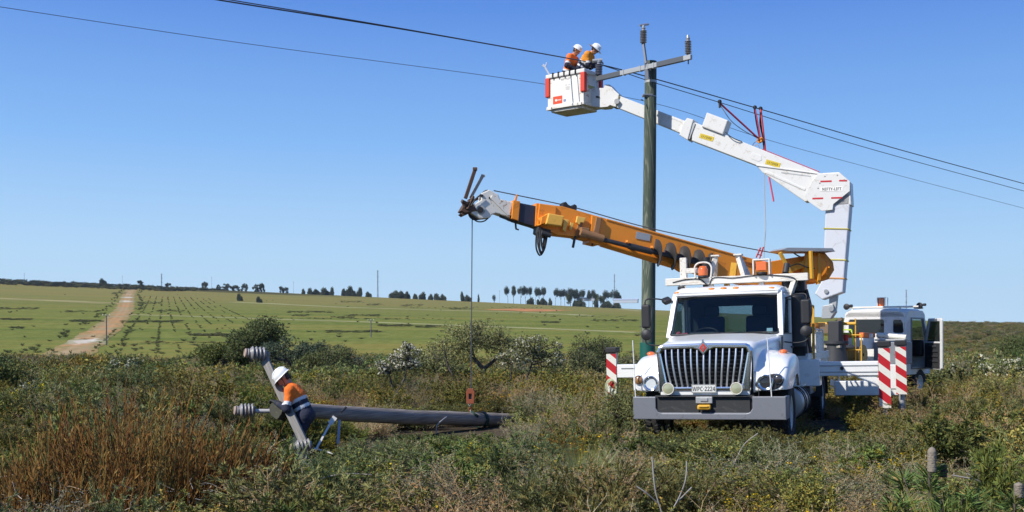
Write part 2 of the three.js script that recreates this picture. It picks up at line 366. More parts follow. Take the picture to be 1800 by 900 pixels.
const SPECIES = [
  { w: 3.0, tone: [0.217, 0.212, 0.054], near: (s) => shrub(s, { stems: 20, lean: .8, height: .98, twig: .007, shoots: 4, shootLen: .19, leaves: 24, len: .046, wid: .019, along: .9 }), far: (s) => shrub(s, { stems: 18, lean: 1, height: .95, twig: .010, shoots: 2, shootLen: .22, leaves: 8, len: .11, wid: .05, along: .6 }) },
  { w: 3.0, tone: [0.184, 0.195, 0.074], near: (s) => shrub(s, { stems: 24, lean: .7, height: 1, twig: .006, shoots: 4, shootLen: .22, leaves: 30, len: .058, wid: .0095, along: 1.5 }), far: (s) => shrub(s, { stems: 20, lean: .85, height: 1, twig: .010, shoots: 2, shootLen: .24, leaves: 9, len: .12, wid: .034, along: .9 }) },
  { w: 2.3, tone: [0.296, 0.261, 0.157], near: (s) => shrub(s, { stems: 30, lean: .75, height: 1, twig: .006, shoots: 5, shootLen: .17, leaves: 9, len: .034, wid: .011, along: .6, wood: [1.5, 1.35, 1.35], dead: .3 }), far: (s) => shrub(s, { stems: 24, lean: .95, height: .95, twig: .010, shoots: 4, shootLen: .2, leaves: 3, len: .07, wid: .03, along: .6, wood: [1.3, 1.2, 1.2], dead: .3 }) },
  { w: 1.3, tone: [0.270, 0.277, 0.066], near: (s) => tussock(s, { n: 260, base: .16, lean: .75, height: .95, wid: .012, bend: .16 }), far: (s) => tussock(s, { n: 90, base: .2, lean: .7, height: .95, wid: .032, bend: .16 }) },
  { w: 0.5, tone: [0.270, 0.228, 0.038], near: (s) => shrub(s, { stems: 26, lean: .85, height: .95, twig: .006, shoots: 4, shootLen: .2, leaves: 10, len: .042, wid: .013, along: .8, flower: { share: .25, n: 4, spread: .03, size: .030, color: [3.0, 2.3, .4] } }), far: (s) => shrub(s, { stems: 18, lean: .85, height: .95, twig: .009, shoots: 2, shootLen: .22, leaves: 7, len: .1, wid: .042, along: .6, flower: { share: .2, n: 3, spread: .05, size: .06, color: [2.2, 1.7, .4] } }) },
  { w: 1.3, tone: [0.157, 0.195, 0.049], near: (s) => shrub(s, { stems: 15, lean: .85, height: .95, twig: .010, shoots: 3, shootLen: .2, leaves: 26, len: .085, wid: .018, along: 1.0 }), far: (s) => shrub(s, { stems: 15, lean: 1, height: .9, twig: .012, shoots: 2, shootLen: .24, leaves: 9, len: .15, wid: .045, along: .8 }) },
  { w: 0.5, tone: [0.353, 0.204, 0.047], near: (s) => tussock(s, { n: 190, base: .25, lean: .5, height: .9, wid: .010, bend: .06, dead: .25, knots: .5 }), far: (s) => tussock(s, { n: 80, base: .25, lean: .55, height: .9, wid: .030, bend: .08, dead: .25 }) },
  { w: 1.7, tone: [0.283, 0.261, 0.078], near: (s) => shrub(s, { stems: 18, lean: .8, height: .95, twig: .008, shoots: 4, shootLen: .17, leaves: 20, len: .044, wid: .022, along: .8, dead: .18 }), far: (s) => shrub(s, { stems: 18, lean: 1, height: .9, twig: .010, shoots: 2, shootLen: .22, leaves: 8, len: .1, wid: .055, along: .6, dead: .15 }) },
];
const SPECIES_NAMES = ['olive leafy', 'fine needled', 'grey twiggy', 'green grassy', 'yellow flecked', 'dark broad leaved', 'rusty stemmed', 'pale yellowish leafy'];
/** how high (in frame rows) a heath plant may reach so that what the crew works on stays in view as in the photograph */
function rowLimit(px, d) {
  if (px < 440 && d < 8.4) return 840;
  if (px >= 430 && px < 1580 && d < 11) return 780;
  if (px > 380 && px < 450 && d < 16.2) return 745;
  if (px >= 450 && px < 640 && d < 16.6) return px < 600 ? 792 : 775;
  if (px >= 560 && px < 915 && d < 17.2 + (px - 530) / 55) return 756;
  if (px > 1035 && px < 1085 && d < 21) return 728;
  if (px >= 1085 && px < 1175 && d < 18.8) return 772;
  if (px >= 1165 && px < 1375 && d < 18) return 740;
  if (px >= 1375 && px < 1412 && d < 18.5) return 768;
  if (px >= 1412 && px < 1505 && d < 23) return 752;
  if (px >= 1505 && px < 1625 && d < 22) return 705;
  if (px >= 1600 && px < 1665 && d < 31) return 668;
  return 0;
}
const TRUCK_AT = V(3.13, -.2, -17.37), TRUCK_TURN = -21 * Math.PI / 180;
const LIFT_AT = V(11.06, -.28, -33), LIFT_TURN = -42 * Math.PI / 180;
function underVehicle(x, z) {
  const a = V(x, 0, z).sub(TRUCK_AT).applyAxisAngle(V(0, 1, 0), -TRUCK_TURN); if (Math.abs(a.x) < 1.3 && a.z < .1 && a.z > -9) return true;
  const b = V(x, 0, z).sub(LIFT_AT).applyAxisAngle(V(0, 1, 0), -LIFT_TURN); return Math.abs(b.x) < 1.3 && b.z > -4 && b.z < 6.5;
}
const keepClear = [];                                     // [x, d, radius] round plants and people built one by one
{
  const R = rng(11), lists = SPECIES.map(() => [[], [], [], []]), total = SPECIES.reduce((s, k) => s + k.w, 0);
  const m4 = new THREE.Matrix4(), q = new THREE.Quaternion(), e = new THREE.Euler();
  globalThis.plantHeath = () => {
    const put = (x, d, size, tall, far, kind) => {
      for (const [kx, kd, kr] of keepClear) if ((x - kx) ** 2 + (d - kd) ** 2 < kr * kr) return;
      // drifts of one kind, patch by patch
      const drift = n3(x * .26, d * .26, 3) * 1.3 + n3(x * .8, d * .8, 9) * .5; let k, v = R() * total;
      if (R() < .45) v = clamp((drift + .9) / 1.8, 0, .999) * total;
      for (k = 0; k < SPECIES.length - 1 && (v -= SPECIES[k].w) > 0; k++);
      if (k === 6 && d > 60 && R() < .7) k = 1; if (kind !== undefined) k = kind;
      let px = 900 + FOCAL * x / d, h = tall * (k === 3 || k === 6 ? .9 : 1), w = size, y = ground(x, d);
      const lim = rowLimit(px, d);
      if (lim) { const top = EYE + (HORIZON - lim) * d / FOCAL - y; if (top < .10) return; h = Math.min(h, top * (.66 + .26 * R())); w = Math.min(w, h * 1.9); }
      if (underVehicle(x, -d)) { h = Math.min(h, .28); }
      w = Math.min(w, h * 2.2);
      m4.compose(V(x, y - .02, -d), q.setFromEuler(e.set((R() - .5) * .25, R() * 6.283, (R() - .5) * .25)), V(w, h, w));
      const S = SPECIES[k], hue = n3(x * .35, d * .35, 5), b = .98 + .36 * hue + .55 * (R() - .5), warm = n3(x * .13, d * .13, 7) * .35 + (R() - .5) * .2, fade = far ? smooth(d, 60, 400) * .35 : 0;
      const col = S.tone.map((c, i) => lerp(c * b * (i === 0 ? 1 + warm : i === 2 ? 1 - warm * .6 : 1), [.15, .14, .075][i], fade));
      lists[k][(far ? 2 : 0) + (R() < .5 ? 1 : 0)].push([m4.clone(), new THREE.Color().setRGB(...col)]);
    };
    for (let d = 3.4; d < 34; d += .47) for (let x = -d * .52 - 1.4; x < d * .52 + 1.4; x += .47) {
      const X = x + (R() - .5) * .5, D = d + (R() - .5) * .5, t = n3(X * .3, D * .3, 1) + .6 * n3(X * .9, D * .9, 2), r = R(); put(X, D, .55 + .4 * R(), clamp(.50 + .26 * t + (r > .82 ? .28 : r < .3 ? -.2 : 0) + .12 * (R() - .5), .2, 1.0), false);
    }
    // larger rounded bushes that stand out of the carpet
    for (let i = 0; i < 330; i++) { const d = 7 + 55 * Math.pow(R(), .8), X = (R() * 2 - 1) * (d * .52 + 1), big = R(); put(X, d, .9 + .5 * big, .66 + .42 * big, d > 34, [0, 1, 5, 0, 1, 7][Math.floor(R() * 6)]); }
    for (let d = 34; d < 640;) {
      const s = d < 160 ? .62 + (d - 34) * .006 : 1.6 + (d - 160) * .005;
      for (let x = -d * .52 - 2; x < d * .52 + 4; x += s) {
        const X = x + (R() - .5) * s, D = d + (R() - .5) * s; if (D > heathEnd(X) || (D > 165 && X < 25)) continue;
        const t = n3(X * .09, D * .09, 1) + .5 * n3(X * .35, D * .35, 2), big = t > .42 ? 1.45 : 1; put(X, D, s * (1.15 + .5 * R()), clamp((.62 + .45 * t + .2 * (R() - .5)) * big, .3, D > 100 ? 1.5 : 2), true);
      }
      d += s;
    }
    SPECIES.forEach((S, k) => {
      for (const far of [0, 1]) for (const v of [0, 1]) {
        const list = lists[k][far * 2 + v]; if (!list.length) continue;
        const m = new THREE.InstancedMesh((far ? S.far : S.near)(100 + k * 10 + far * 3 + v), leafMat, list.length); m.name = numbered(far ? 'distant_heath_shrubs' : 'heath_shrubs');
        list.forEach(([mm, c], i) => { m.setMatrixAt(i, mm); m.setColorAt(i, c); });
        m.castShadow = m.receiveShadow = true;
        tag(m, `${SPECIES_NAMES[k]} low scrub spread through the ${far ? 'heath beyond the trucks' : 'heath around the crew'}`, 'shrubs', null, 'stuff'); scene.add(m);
      }
    });
  };
}
/** a trunk that forks into limbs; returns the wood and the tips that carry leaves */
function limbs(R, o) {
  const geos = [], tips = [];
  const grow = (p, d, len, r, depth) => {
    const pts = [p]; let q = p, dd = d;
    for (let i = 0; i < 3; i++) { dd = dd.clone().add(rdir(R).multiplyScalar(o.wander)).add(V(0, o.lift ?? .05, 0)).normalize(); q = q.clone().addScaledVector(dd, len / 3); pts.push(q); }
    const r1 = r * .68, g = new THREE.TubeGeometry(new THREE.CatmullRomCurve3(pts), 6, 1, depth === 0 ? 8 : 5, false), pa = g.attributes.position, ring = (depth === 0 ? 8 : 5) + 1;
    const curve = g.parameters.path; for (let i = 0; i <= 6; i++) { const c = curve.getPointAt(i / 6), rr = lerp(r, r1, i / 6); for (let j = 0; j < ring; j++) { const k = i * ring + j; pa.setXYZ(k, c.x + (pa.getX(k) - c.x) * rr, c.y + (pa.getY(k) - c.y) * rr, c.z + (pa.getZ(k) - c.z) * rr); } }
    geos.push(g);
    if (depth >= o.depth) { tips.push([q, dd, len]); return; }
    if (depth >= o.depth - 1) tips.push([q, dd, len * .8]);
    const n = o.fork[depth] ?? 2, a0 = R() * 6.283;
    for (let k = 0; k < n; k++) {
      const a = a0 + k * 6.283 / n + (R() - .5), s = perp(dd, R), t = dd.clone().cross(s), out = s.multiplyScalar(Math.cos(a)).addScaledVector(t, Math.sin(a));
      grow(q, dd.clone().multiplyScalar(1 - o.spread * .5).addScaledVector(out, o.spread * (.6 + .5 * R())).normalize(), len * o.ratio * (.8 + .4 * R()), r1 * .8, depth + 1);
    }
  };
  for (const [p, d, len, r] of o.stems) grow(p, d.normalize(), len, r, 0);
  return { geos, tips };
}
function crownOf(R, tips, o) {
  const L = new Leafy();
  for (const [p, d] of tips) for (let k = 0; k < o.leaves; k++) {
    const off = rdir(R).multiplyScalar(o.clump * Math.cbrt(R())); off.y *= o.flat ?? .8; const ld = rdir(R, o.up ?? .1).addScaledVector(d, .4).normalize();
    L.leaf(p.clone().add(off), ld, perp(ld, R), o.len * (.6 + .7 * R()), o.wid * (.7 + .6 * R()), jit(o.tone, R, .35));
    if (o.bloom && R() < o.bloom.share && off.y > -.05) { const c = p.clone().add(off); for (let m = 0; m < 5; m++) { const fd = rdir(R, .3); L.leaf(c, fd, perp(fd, R), o.bloom.size * (.6 + .6 * R()), o.bloom.size * .7, jit(o.bloom.color, R, .15)); } }
  }
  return L.build();
}
const barkMats = { dark: std(0xffffff, .9, { map: dirt([.075, .062, .052], .5, 128, 6, 24, [2.2, 2.0, 1.8]) }), grey: std(0xffffff, .9, { map: dirt([.30, .28, .26], .6, 128, 6, 24, [.4, .4, .4]) }) };
function tree(name, label, pos, seed, o, group) {
  const R = rng(seed), t = thing(name, label, o.category ?? 'tree', pos, 0, group), { geos, tips } = limbs(R, o);
  part('trunk', geos, barkMats[o.bark ?? 'dark'], t);
  part('crown', crownOf(R, tips, o), leafMat, t);
  return t;
}

/** a tree with given main limbs and a crown that fills the given rounded masses [x, y, z, rx, ry, rz, tips] */
function domeTree(name, label, pos, seed, o) {
  const R = rng(seed), t = thing(name, label, 'tree', pos), geos = [], tips = [], nodes = [];
  for (const [pts, r0, r1] of o.limbs) {
    const c = new THREE.CatmullRomCurve3(pts.map((p) => V(...p))), g = new THREE.TubeGeometry(c, 16, 1, 7, false), a = g.attributes.position;
    for (let i = 0; i <= 16; i++) { const q = c.getPointAt(i / 16), r = lerp(r0, r1, i / 16) * (1 + .12 * n3(i * .9, seed)); for (let j = 0; j < 8; j++) { const k = i * 8 + j; a.setXYZ(k, q.x + (a.getX(k) - q.x) * r, q.y + (a.getY(k) - q.y) * r, q.z + (a.getZ(k) - q.z) * r); } if (i > 6) nodes.push(q); }
    geos.push(g);
  }
  for (const [x, y, z, rx, ry, rz, n] of o.masses) for (let i = 0; i < n; i++) {
    const d = rdir(R).multiplyScalar(Math.pow(R(), .4)), p = V(x + d.x * rx, y + d.y * ry, z + d.z * rz), m = nodes.reduce((b, q) => q.distanceTo(p) + (q.y > p.y ? .3 : 0) < b.distanceTo(p) + (b.y > p.y ? .3 : 0) ? q : b), mid = m.clone().lerp(p, .5).add(rdir(R).multiplyScalar(.10 * m.distanceTo(p)));
    geos.push(new THREE.TubeGeometry(new THREE.CatmullRomCurve3([m, mid, p]), 6, o.twig ?? .011, 5, false)); tips.push([p, p.clone().sub(m).normalize(), .3]);
  }
  part('trunk', geos, barkMats[o.bark ?? 'dark'], t); part('crown', crownOf(R, tips, o), leafMat, t); return t;
}
// ---------------------------------------------------------------- people
/** one continuous skin round tapered capsules [a, b, ra, rb] (surface nets on a grid) */
function skin(bones, cell, k, colorAt, wrinkle = 0) {
  const lo = V(1e9, 1e9, 1e9), hi = V(-1e9, -1e9, -1e9);
  for (const [a, b, ra, rb] of bones) for (const [p, r] of [[a, ra], [b, rb]]) { lo.min(p.clone().subScalar(r + k + cell * 2)); hi.max(p.clone().addScalar(r + k + cell * 2)); }
  const nx = Math.ceil((hi.x - lo.x) / cell) + 1, ny = Math.ceil((hi.y - lo.y) / cell) + 1, nz = Math.ceil((hi.z - lo.z) / cell) + 1, F = new Float32Array(nx * ny * nz);
  const B = bones.map(([a, b, ra, rb]) => [a.x, a.y, a.z, b.x - a.x, b.y - a.y, b.z - a.z, 1 / Math.max(1e-9, a.distanceToSquared(b)), ra, rb]);
  const f = (x, y, z) => {
    let d = 1e3;
    for (const [ax, ay, az, ex, ey, ez, il, ra, rb] of B) {
      const px = x - ax, py = y - ay, pz = z - az, t = clamp((px * ex + py * ey + pz * ez) * il, 0, 1), qx = px - ex * t, qy = py - ey * t, qz = pz - ez * t;
      const e = Math.sqrt(qx * qx + qy * qy + qz * qz) - (ra + (rb - ra) * t), h = Math.max(0, k - Math.abs(d - e)) / k;
      d = Math.min(d, e) - h * h * k * .25;
    }
    return d + (wrinkle ? wrinkle * (n3(x * 14, y * 22, z * 14) + .6 * n3(x * 34, y * 40, z * 34)) : 0);
  };
  for (let z = 0, i = 0; z < nz; z++) for (let y = 0; y < ny; y++) for (let x = 0; x < nx; x++, i++) F[i] = f(lo.x + x * cell, lo.y + y * cell, lo.z + z * cell);
  const id = new Int32Array(F.length).fill(-1), P = [], C = [], idx = [], sy = nx, sz = nx * ny, at8 = [0, 1, sy, sy + 1, sz, sz + 1, sz + sy, sz + sy + 1];
  const E = []; for (let a = 0; a < 8; a++) for (const s of [1, 2, 4]) if (!(a & s)) E.push([a, a | s]);
  for (let z = 0; z < nz - 1; z++) for (let y = 0; y < ny - 1; y++) for (let x = 0; x < nx - 1; x++) {
    const i = x + y * sy + z * sz; let m = 0; for (let c = 0; c < 8; c++) if (F[i + at8[c]] < 0) m |= 1 << c;
    if (m === 0 || m === 255) continue;
    let sx = 0, s_y = 0, s_z = 0, n = 0;
    for (const [a, b] of E) if (((m >> a) & 1) !== ((m >> b) & 1)) { const va = F[i + at8[a]], t = va / (va - F[i + at8[b]]), g = (s) => (a & s ? 1 : 0) + ((b & s ? 1 : 0) - (a & s ? 1 : 0)) * t; sx += g(1); s_y += g(2); s_z += g(4); n++; }
    id[i] = P.length / 3; P.push(lo.x + (x + sx / n) * cell, lo.y + (y + s_y / n) * cell, lo.z + (z + s_z / n) * cell);
  }
  for (let z = 1; z < nz - 1; z++) for (let y = 1; y < ny - 1; y++) for (let x = 1; x < nx - 1; x++) {
    const i = x + y * sy + z * sz;
    for (const [s, u, v] of [[1, sy, sz], [sy, sz, 1], [sz, 1, sy]]) {
      const a = F[i] < 0, b = F[i + s] < 0; if (a === b) continue;
      const q = [id[i - u - v], id[i - v], id[i], id[i - u]]; if (q.some((w) => w < 0)) continue;
      a ? idx.push(q[0], q[1], q[2], q[0], q[2], q[3]) : idx.push(q[0], q[2], q[1], q[0], q[3], q[2]);
    }
  }
  const N = new Float32Array(P.length), h = cell * .5;
  for (let i = 0; i < P.length; i += 3) {
    const [x, y, z] = [P[i], P[i + 1], P[i + 2]], g = V(f(x + h, y, z) - f(x - h, y, z), f(x, y + h, z) - f(x, y - h, z), f(x, y, z + h) - f(x, y, z - h)).normalize();
    N[i] = g.x; N[i + 1] = g.y; N[i + 2] = g.z; if (colorAt) C.push(...colorAt(V(x, y, z)));
  }
  const geo = new THREE.BufferGeometry(); geo.setAttribute('position', new THREE.Float32BufferAttribute(P, 3)); geo.setAttribute('normal', new THREE.BufferAttribute(N, 3));
  if (colorAt) geo.setAttribute('color', new THREE.Float32BufferAttribute(C, 3)); geo.setIndex(idx); return geo;
}
function reach(a, c, l1, l2, hint) {                      // the joint between a and c
  const d = c.clone().sub(a), L = Math.min(d.length(), (l1 + l2) * .995); d.normalize(); const e = a.clone().addScaledVector(d, L), x = (l1 * l1 - l2 * l2 + L * L) / (2 * L), hh = Math.sqrt(Math.max(0, l1 * l1 - x * x)), s = hint.clone().addScaledVector(d, -hint.dot(d)).normalize();
  return [a.clone().addScaledVector(d, x).addScaledVector(s, hh), e];
}
const NAVY = [.012, .016, .035], HIVIS = [.80, .16, .012], SILVER = [.62, .64, .66];
const clothMat = std(0xffffff, .85, { vertexColors: true }), navyMat = std(0xffffff, .9, { map: dirt([.016, .020, .042], .4, 128, 5, 20, [2.2, 2, 1.5]) });
const skinMat = phys(lin(.42, .22, .15), .55), bootMat = std(lin(.05, .035, .022), .7), hatMat = phys(0xffffff, .25, { map: dirt([.82, .82, .80], .12, 128), clearcoat: .5 }), strapMat = std(lin(.02, .02, .02), .7), hairMat = std(lin(.035, .022, .014), .85);
/** local axes: +z is where the person faces, +x is the person's left; hands are given in local metres */
function person(label, pos, turn, o, group) {
  const t = thing('person', label, 'person', pos, turn, group);
  const hipY = o.hipY ?? .92, lean = o.lean, sp = V(Math.sin(o.side ?? 0), Math.cos(lean), Math.sin(lean)).normalize(), pel = V(0, hipY, o.hipZ ?? 0), side = V(1, 0, 0);
  const waist = pel.clone().addScaledVector(sp, .14), chest = pel.clone().addScaledVector(sp, .32), neck = pel.clone().addScaledVector(sp, .50), fwd = side.clone().cross(sp).normalize();
  const hd = sp.clone().multiplyScalar(.6).add(V(0, .25, 0)).addScaledVector(fwd, .32).normalize(), head = neck.clone().addScaledVector(hd, .165);
  const pitch = o.pitch, yaw = o.yaw ?? 0, hf = V(Math.sin(yaw) * Math.cos(pitch), -Math.sin(pitch), Math.cos(yaw) * Math.cos(pitch)), hx = V(Math.cos(yaw), 0, -Math.sin(yaw)), hu = hf.clone().cross(hx).normalize();
  const S = [1, -1].map((s) => neck.clone().addScaledVector(sp, -.065).addScaledVector(side, s * .185)), H = [1, -1].map((s) => pel.clone().add(V(s * .095, -.02, 0)));
  const arms = [0, 1].map((i) => { const s = i ? -1 : 1, [e, w] = reach(S[i], o.hands[i], .30, .27, o.elbows?.[i] ?? V(s * .6, -.7, -.4)); return [S[i], e, w]; });
  const legs = [0, 1].map((i) => { const s = i ? -1 : 1, foot = o.feet?.[i] ?? V(s * .15, .09, s * .10), [k, a] = reach(H[i], foot, .44, .43, V(s * .15, 0, 1)); return [H[i], k, a]; });
  const bulk = o.bulk ?? 0, torso = (g) => [[H[0], H[1], .100 + g, .100 + g], [pel, waist, .118 + g, .12 + g], [waist.clone().addScaledVector(side, .06), chest.clone().addScaledVector(side, .075), .10 + g, .115 + g], [waist.clone().addScaledVector(side, -.06), chest.clone().addScaledVector(side, -.075), .10 + g, .115 + g], [chest, neck.clone().addScaledVector(sp, -.08), .13 + g, .10 + g], [S[0], S[1], .065 + g, .065 + g]];
  const arm = (i, g) => { const [s, e, w] = arms[i]; return [[s, e, .055 + g, .043 + g], [e, w, .043 + g, .030 + g]]; };
  const leg = (i, g) => { const [h, k, a] = legs[i]; return [[h, k, .088 + g, .060 + g], [k, a, .058 + g, .043 + g]]; };
  // hands: palm, four fingers and a thumb, closed on what they hold
  const hand = (i, g) => {
    const [, e, w] = arms[i], d = w.clone().sub(e).normalize(), s = i ? -1 : 1, nrm = (o.palms?.[i] ?? V(0, -1, 0)).clone().addScaledVector(d, -(o.palms?.[i] ?? V(0, -1, 0)).dot(d)).normalize(), ac = d.clone().cross(nrm).normalize().multiplyScalar(s), out = [];
    const kn = w.clone().addScaledVector(d, .095);
    for (let f = 0; f < 4; f++) {
      const off = (f - 1.5) * .021, base = kn.clone().addScaledVector(ac, off).addScaledVector(d, f === 0 || f === 3 ? -.006 : 0); out.push([w.clone().addScaledVector(ac, off * .7), base, .014 + g, .0115 + g]);
      let p = base, ang = .35; const ln = [.040, .045, .042, .033][f];
      for (const [m, r] of [[1, .0095], [.7, .0088], [.55, .0078]]) { const v = d.clone().multiplyScalar(Math.cos(ang)).addScaledVector(nrm, Math.sin(ang)), q = p.clone().addScaledVector(v, ln * m); out.push([p, q, r + g, r * .93 + g]); p = q; ang += (o.curl ?? .75); }
    }
    const tb = w.clone().addScaledVector(d, .03).addScaledVector(ac, -.028), tm = tb.clone().addScaledVector(d, .035).addScaledVector(ac, -.022).addScaledVector(nrm, .018), tt = tm.clone().addScaledVector(d, .028).addScaledVector(nrm, .024);
    out.push([w, tb, .014 + g, .013 + g], [tb, tm, .0125 + g, .011 + g], [tm, tt, .0105 + g, .009 + g]); return out;
  };
  const F = (x, y, z) => head.clone().addScaledVector(hx, x).addScaledVector(hu, y).addScaledVector(hf, z);
  const headBones = [[F(0, .035, -.015), F(0, .035, .02), .088, .084], [F(0, -.035, .03), F(0, -.075, .052), .066, .040], [F(0, .012, .085), F(0, -.022, .112), .012, .016], [F(.03, .03, .078), F(-.03, .03, .078), .017, .017], [F(.02, -.06, .082), F(-.02, -.06, .082), .013, .013], [F(.086, -.004, -.005), F(.09, .03, -.012), .013, .016], [F(-.086, -.004, -.005), F(-.09, .03, -.012), .013, .016], [F(0, -.04, -.015), neck, .055, .058]];
  const bodyGeo = [skin([...torso(-.012), ...arm(0, -.008), ...arm(1, -.008), ...leg(0, -.008), ...leg(1, -.008), [neck, F(0, -.03, -.01), .055, .052]], .016, .05), skin(headBones, .006, .025), skin(hand(0, -.001), .004, .008), skin(hand(1, -.001), .004, .008)];
  part('body', bodyGeo, skinMat, t);
  const along = (p) => p.clone().sub(pel).dot(sp), yoke = o.yoke ?? .30, orange = o.orange ?? HIVIS;
  const segT = (p, a, b) => clamp(p.clone().sub(a).dot(b.clone().sub(a)) / a.distanceToSquared(b), 0, 1), segD = (p, a, b) => p.distanceTo(a.clone().lerp(b, segT(p, a, b)));
  part('shirt', skin([...torso(.012 + bulk), ...arm(0, .012 + bulk * .7), ...arm(1, .012 + bulk * .7), [neck.clone().addScaledVector(sp, -.05), neck.clone().addScaledVector(sp, .02).addScaledVector(fwd, .01), .075, .062]].filter((b, i) => i !== 0 || true), .011, .045, (p) => {
    for (const [s, e, w] of arms) {
      if (segD(p, s, e) < .085 && p.clone().sub(chest).dot(side) * s.clone().sub(chest).dot(side) > .016 * (along(p) > .40 ? 1.7 : 1)) { const q = segT(p, s, e); return q > .62 && q < .80 ? SILVER : q <= .62 ? orange : NAVY; }
      if (segD(p, e, w) < .075 && segD(p, e, w) < p.distanceTo(chest) * .4) return NAVY;
    }
    const h = along(p); return (h > yoke - .075 && h < yoke - .025) || (h > yoke - .20 && h < yoke - .15) ? SILVER : h > yoke - .025 ? orange : NAVY;
  }, .0045), clothMat, t);
  part('trousers', skin([...torso(.014).slice(0, 2).map(([a, b, r, q]) => [a, b, r, q]), ...leg(0, .018), ...leg(1, .018)], .014, .05, null, .005), navyMat, t);
  for (const i of [0, 1]) {
    const a = legs[i][2]; part('boot', skin([[a.clone().add(V(0, .10, 0)), a, .058, .056], [a.clone().add(V(0, -.035, -.02)), a.clone().add(V(0, -.045, .16)), .048, .042]], .01, .03), bootMat, t);
    if (o.gloves) part('glove', skin([...hand(i, .004), [arms[i][2], arms[i][2].clone().lerp(arms[i][1], .28), .036, .046]], .005, .010), o.gloves, t);
  }
  // hair below the hat, the hat's shell with peak and ridge, chin strap
  part('hair', skin([[F(.045, .02, -.05), F(.055, -.03, -.045), .04, .03], [F(-.045, .02, -.05), F(-.055, -.03, -.045), .04, .03], [F(0, .02, -.065), F(0, -.045, -.06), .045, .032]], .008, .02), hairMat, t);
  const frame = new THREE.Matrix4().makeBasis(hx, hu, hf).setPosition(F(0, .055, 0));
  const prof = []; for (let i = 0; i <= 12; i++) { const a = i / 12 * Math.PI / 2; prof.push([.118 * Math.cos(a) ** .85 + .0001, .118 * Math.sin(a) ** .95]); } prof.unshift([.128, -.012], [.135, -.008], [.121, .004]);
  const shell = lathe(prof, 32).scale(1, 1, 1.18), peak = extrude(Array.from({ length: 13 }, (_, i) => { const a = (i / 12) * Math.PI; return [.118 * Math.cos(a), .085 * Math.sin(a)]; }), .008, .003); rot(peak, Math.PI / 2 + .18); move(peak, 0, -.004, .118);
  const ridge = tube([V(0, .062, -.128), V(0, .112, -.075), V(0, .128, 0), V(0, .112, .075), V(0, .062, .128)], .012, 20, 8), ribs = [-.045, .045].map((x) => tube([V(x, .060, -.112), V(x, .103, -.06), V(x, .114, 0), V(x, .103, .06), V(x, .060, .112)], .006, 16, 6));
  const hat = part('hard_hat', [shell, peak, ridge, ...ribs].map((g) => clean(g).applyMatrix4(frame)), hatMat, t);
  if (o.brim) part('sun_brim', lathe([[.125, -.004], [.21, -.035], [.212, -.039], [.125, -.010]], 32).scale(1, 1, 1.12).applyMatrix4(frame), hatMat, hat);
  part('chin_strap', [1, -1].map((s) => tube([F(s * .098, .05, .02), F(s * .09, -.03, .035), F(s * .05, -.10, .07), F(0, -.118, .08)], .005, 12, 5)), strapMat, t);
  if (o.glasses) part('glasses', [1, -1].map((s) => box(.058, .036, .006, 0, 0, 0, .002).applyMatrix4(new THREE.Matrix4().makeBasis(hx, hu, hf).setPosition(F(s * .035, .02, .098)))), strapMat, t);
  return Object.assign(t, { joints: { neck, chest, pel, waist, head, sp, fwd, arms } });
}
// ---------------------------------------------------------------- the crane truck in front
/** a plate of thickness t standing in the upright plane over the plan line A-B ([x, d] each); poly in frame pixels, off moves it towards the camera */
function slab(poly, A, B, t, off = 0, bevel = .01) {
  const dx = B[0] - A[0], dd = B[1] - A[1], len = Math.hypot(dx, dd), fx = dx / len, fd = dd / len;
  let X = V(fx, 0, -fd); if (X.x < 0) X = X.negate();
  const Y = V(0, 1, 0), Z = X.clone().cross(Y), a = V(A[0], 0, -A[1]).addScaledVector(Z, off);
  const pts = poly.map(([px, py]) => { const p = onPlan(px, py, A, B, off), r = p.clone().sub(a); return [r.dot(X), p.y]; });
  if (THREE.ShapeUtils.area(pts.map((p) => new THREE.Vector2(p[0], p[1]))) < 0) pts.reverse();
  const g = extrude(pts, t, Math.min(bevel, t * .3)).translate(0, 0, -t / 2);
  g.applyMatrix4(new THREE.Matrix4().makeBasis(X, Y, Z).setPosition(a.x, 0, a.z)); return g;
}
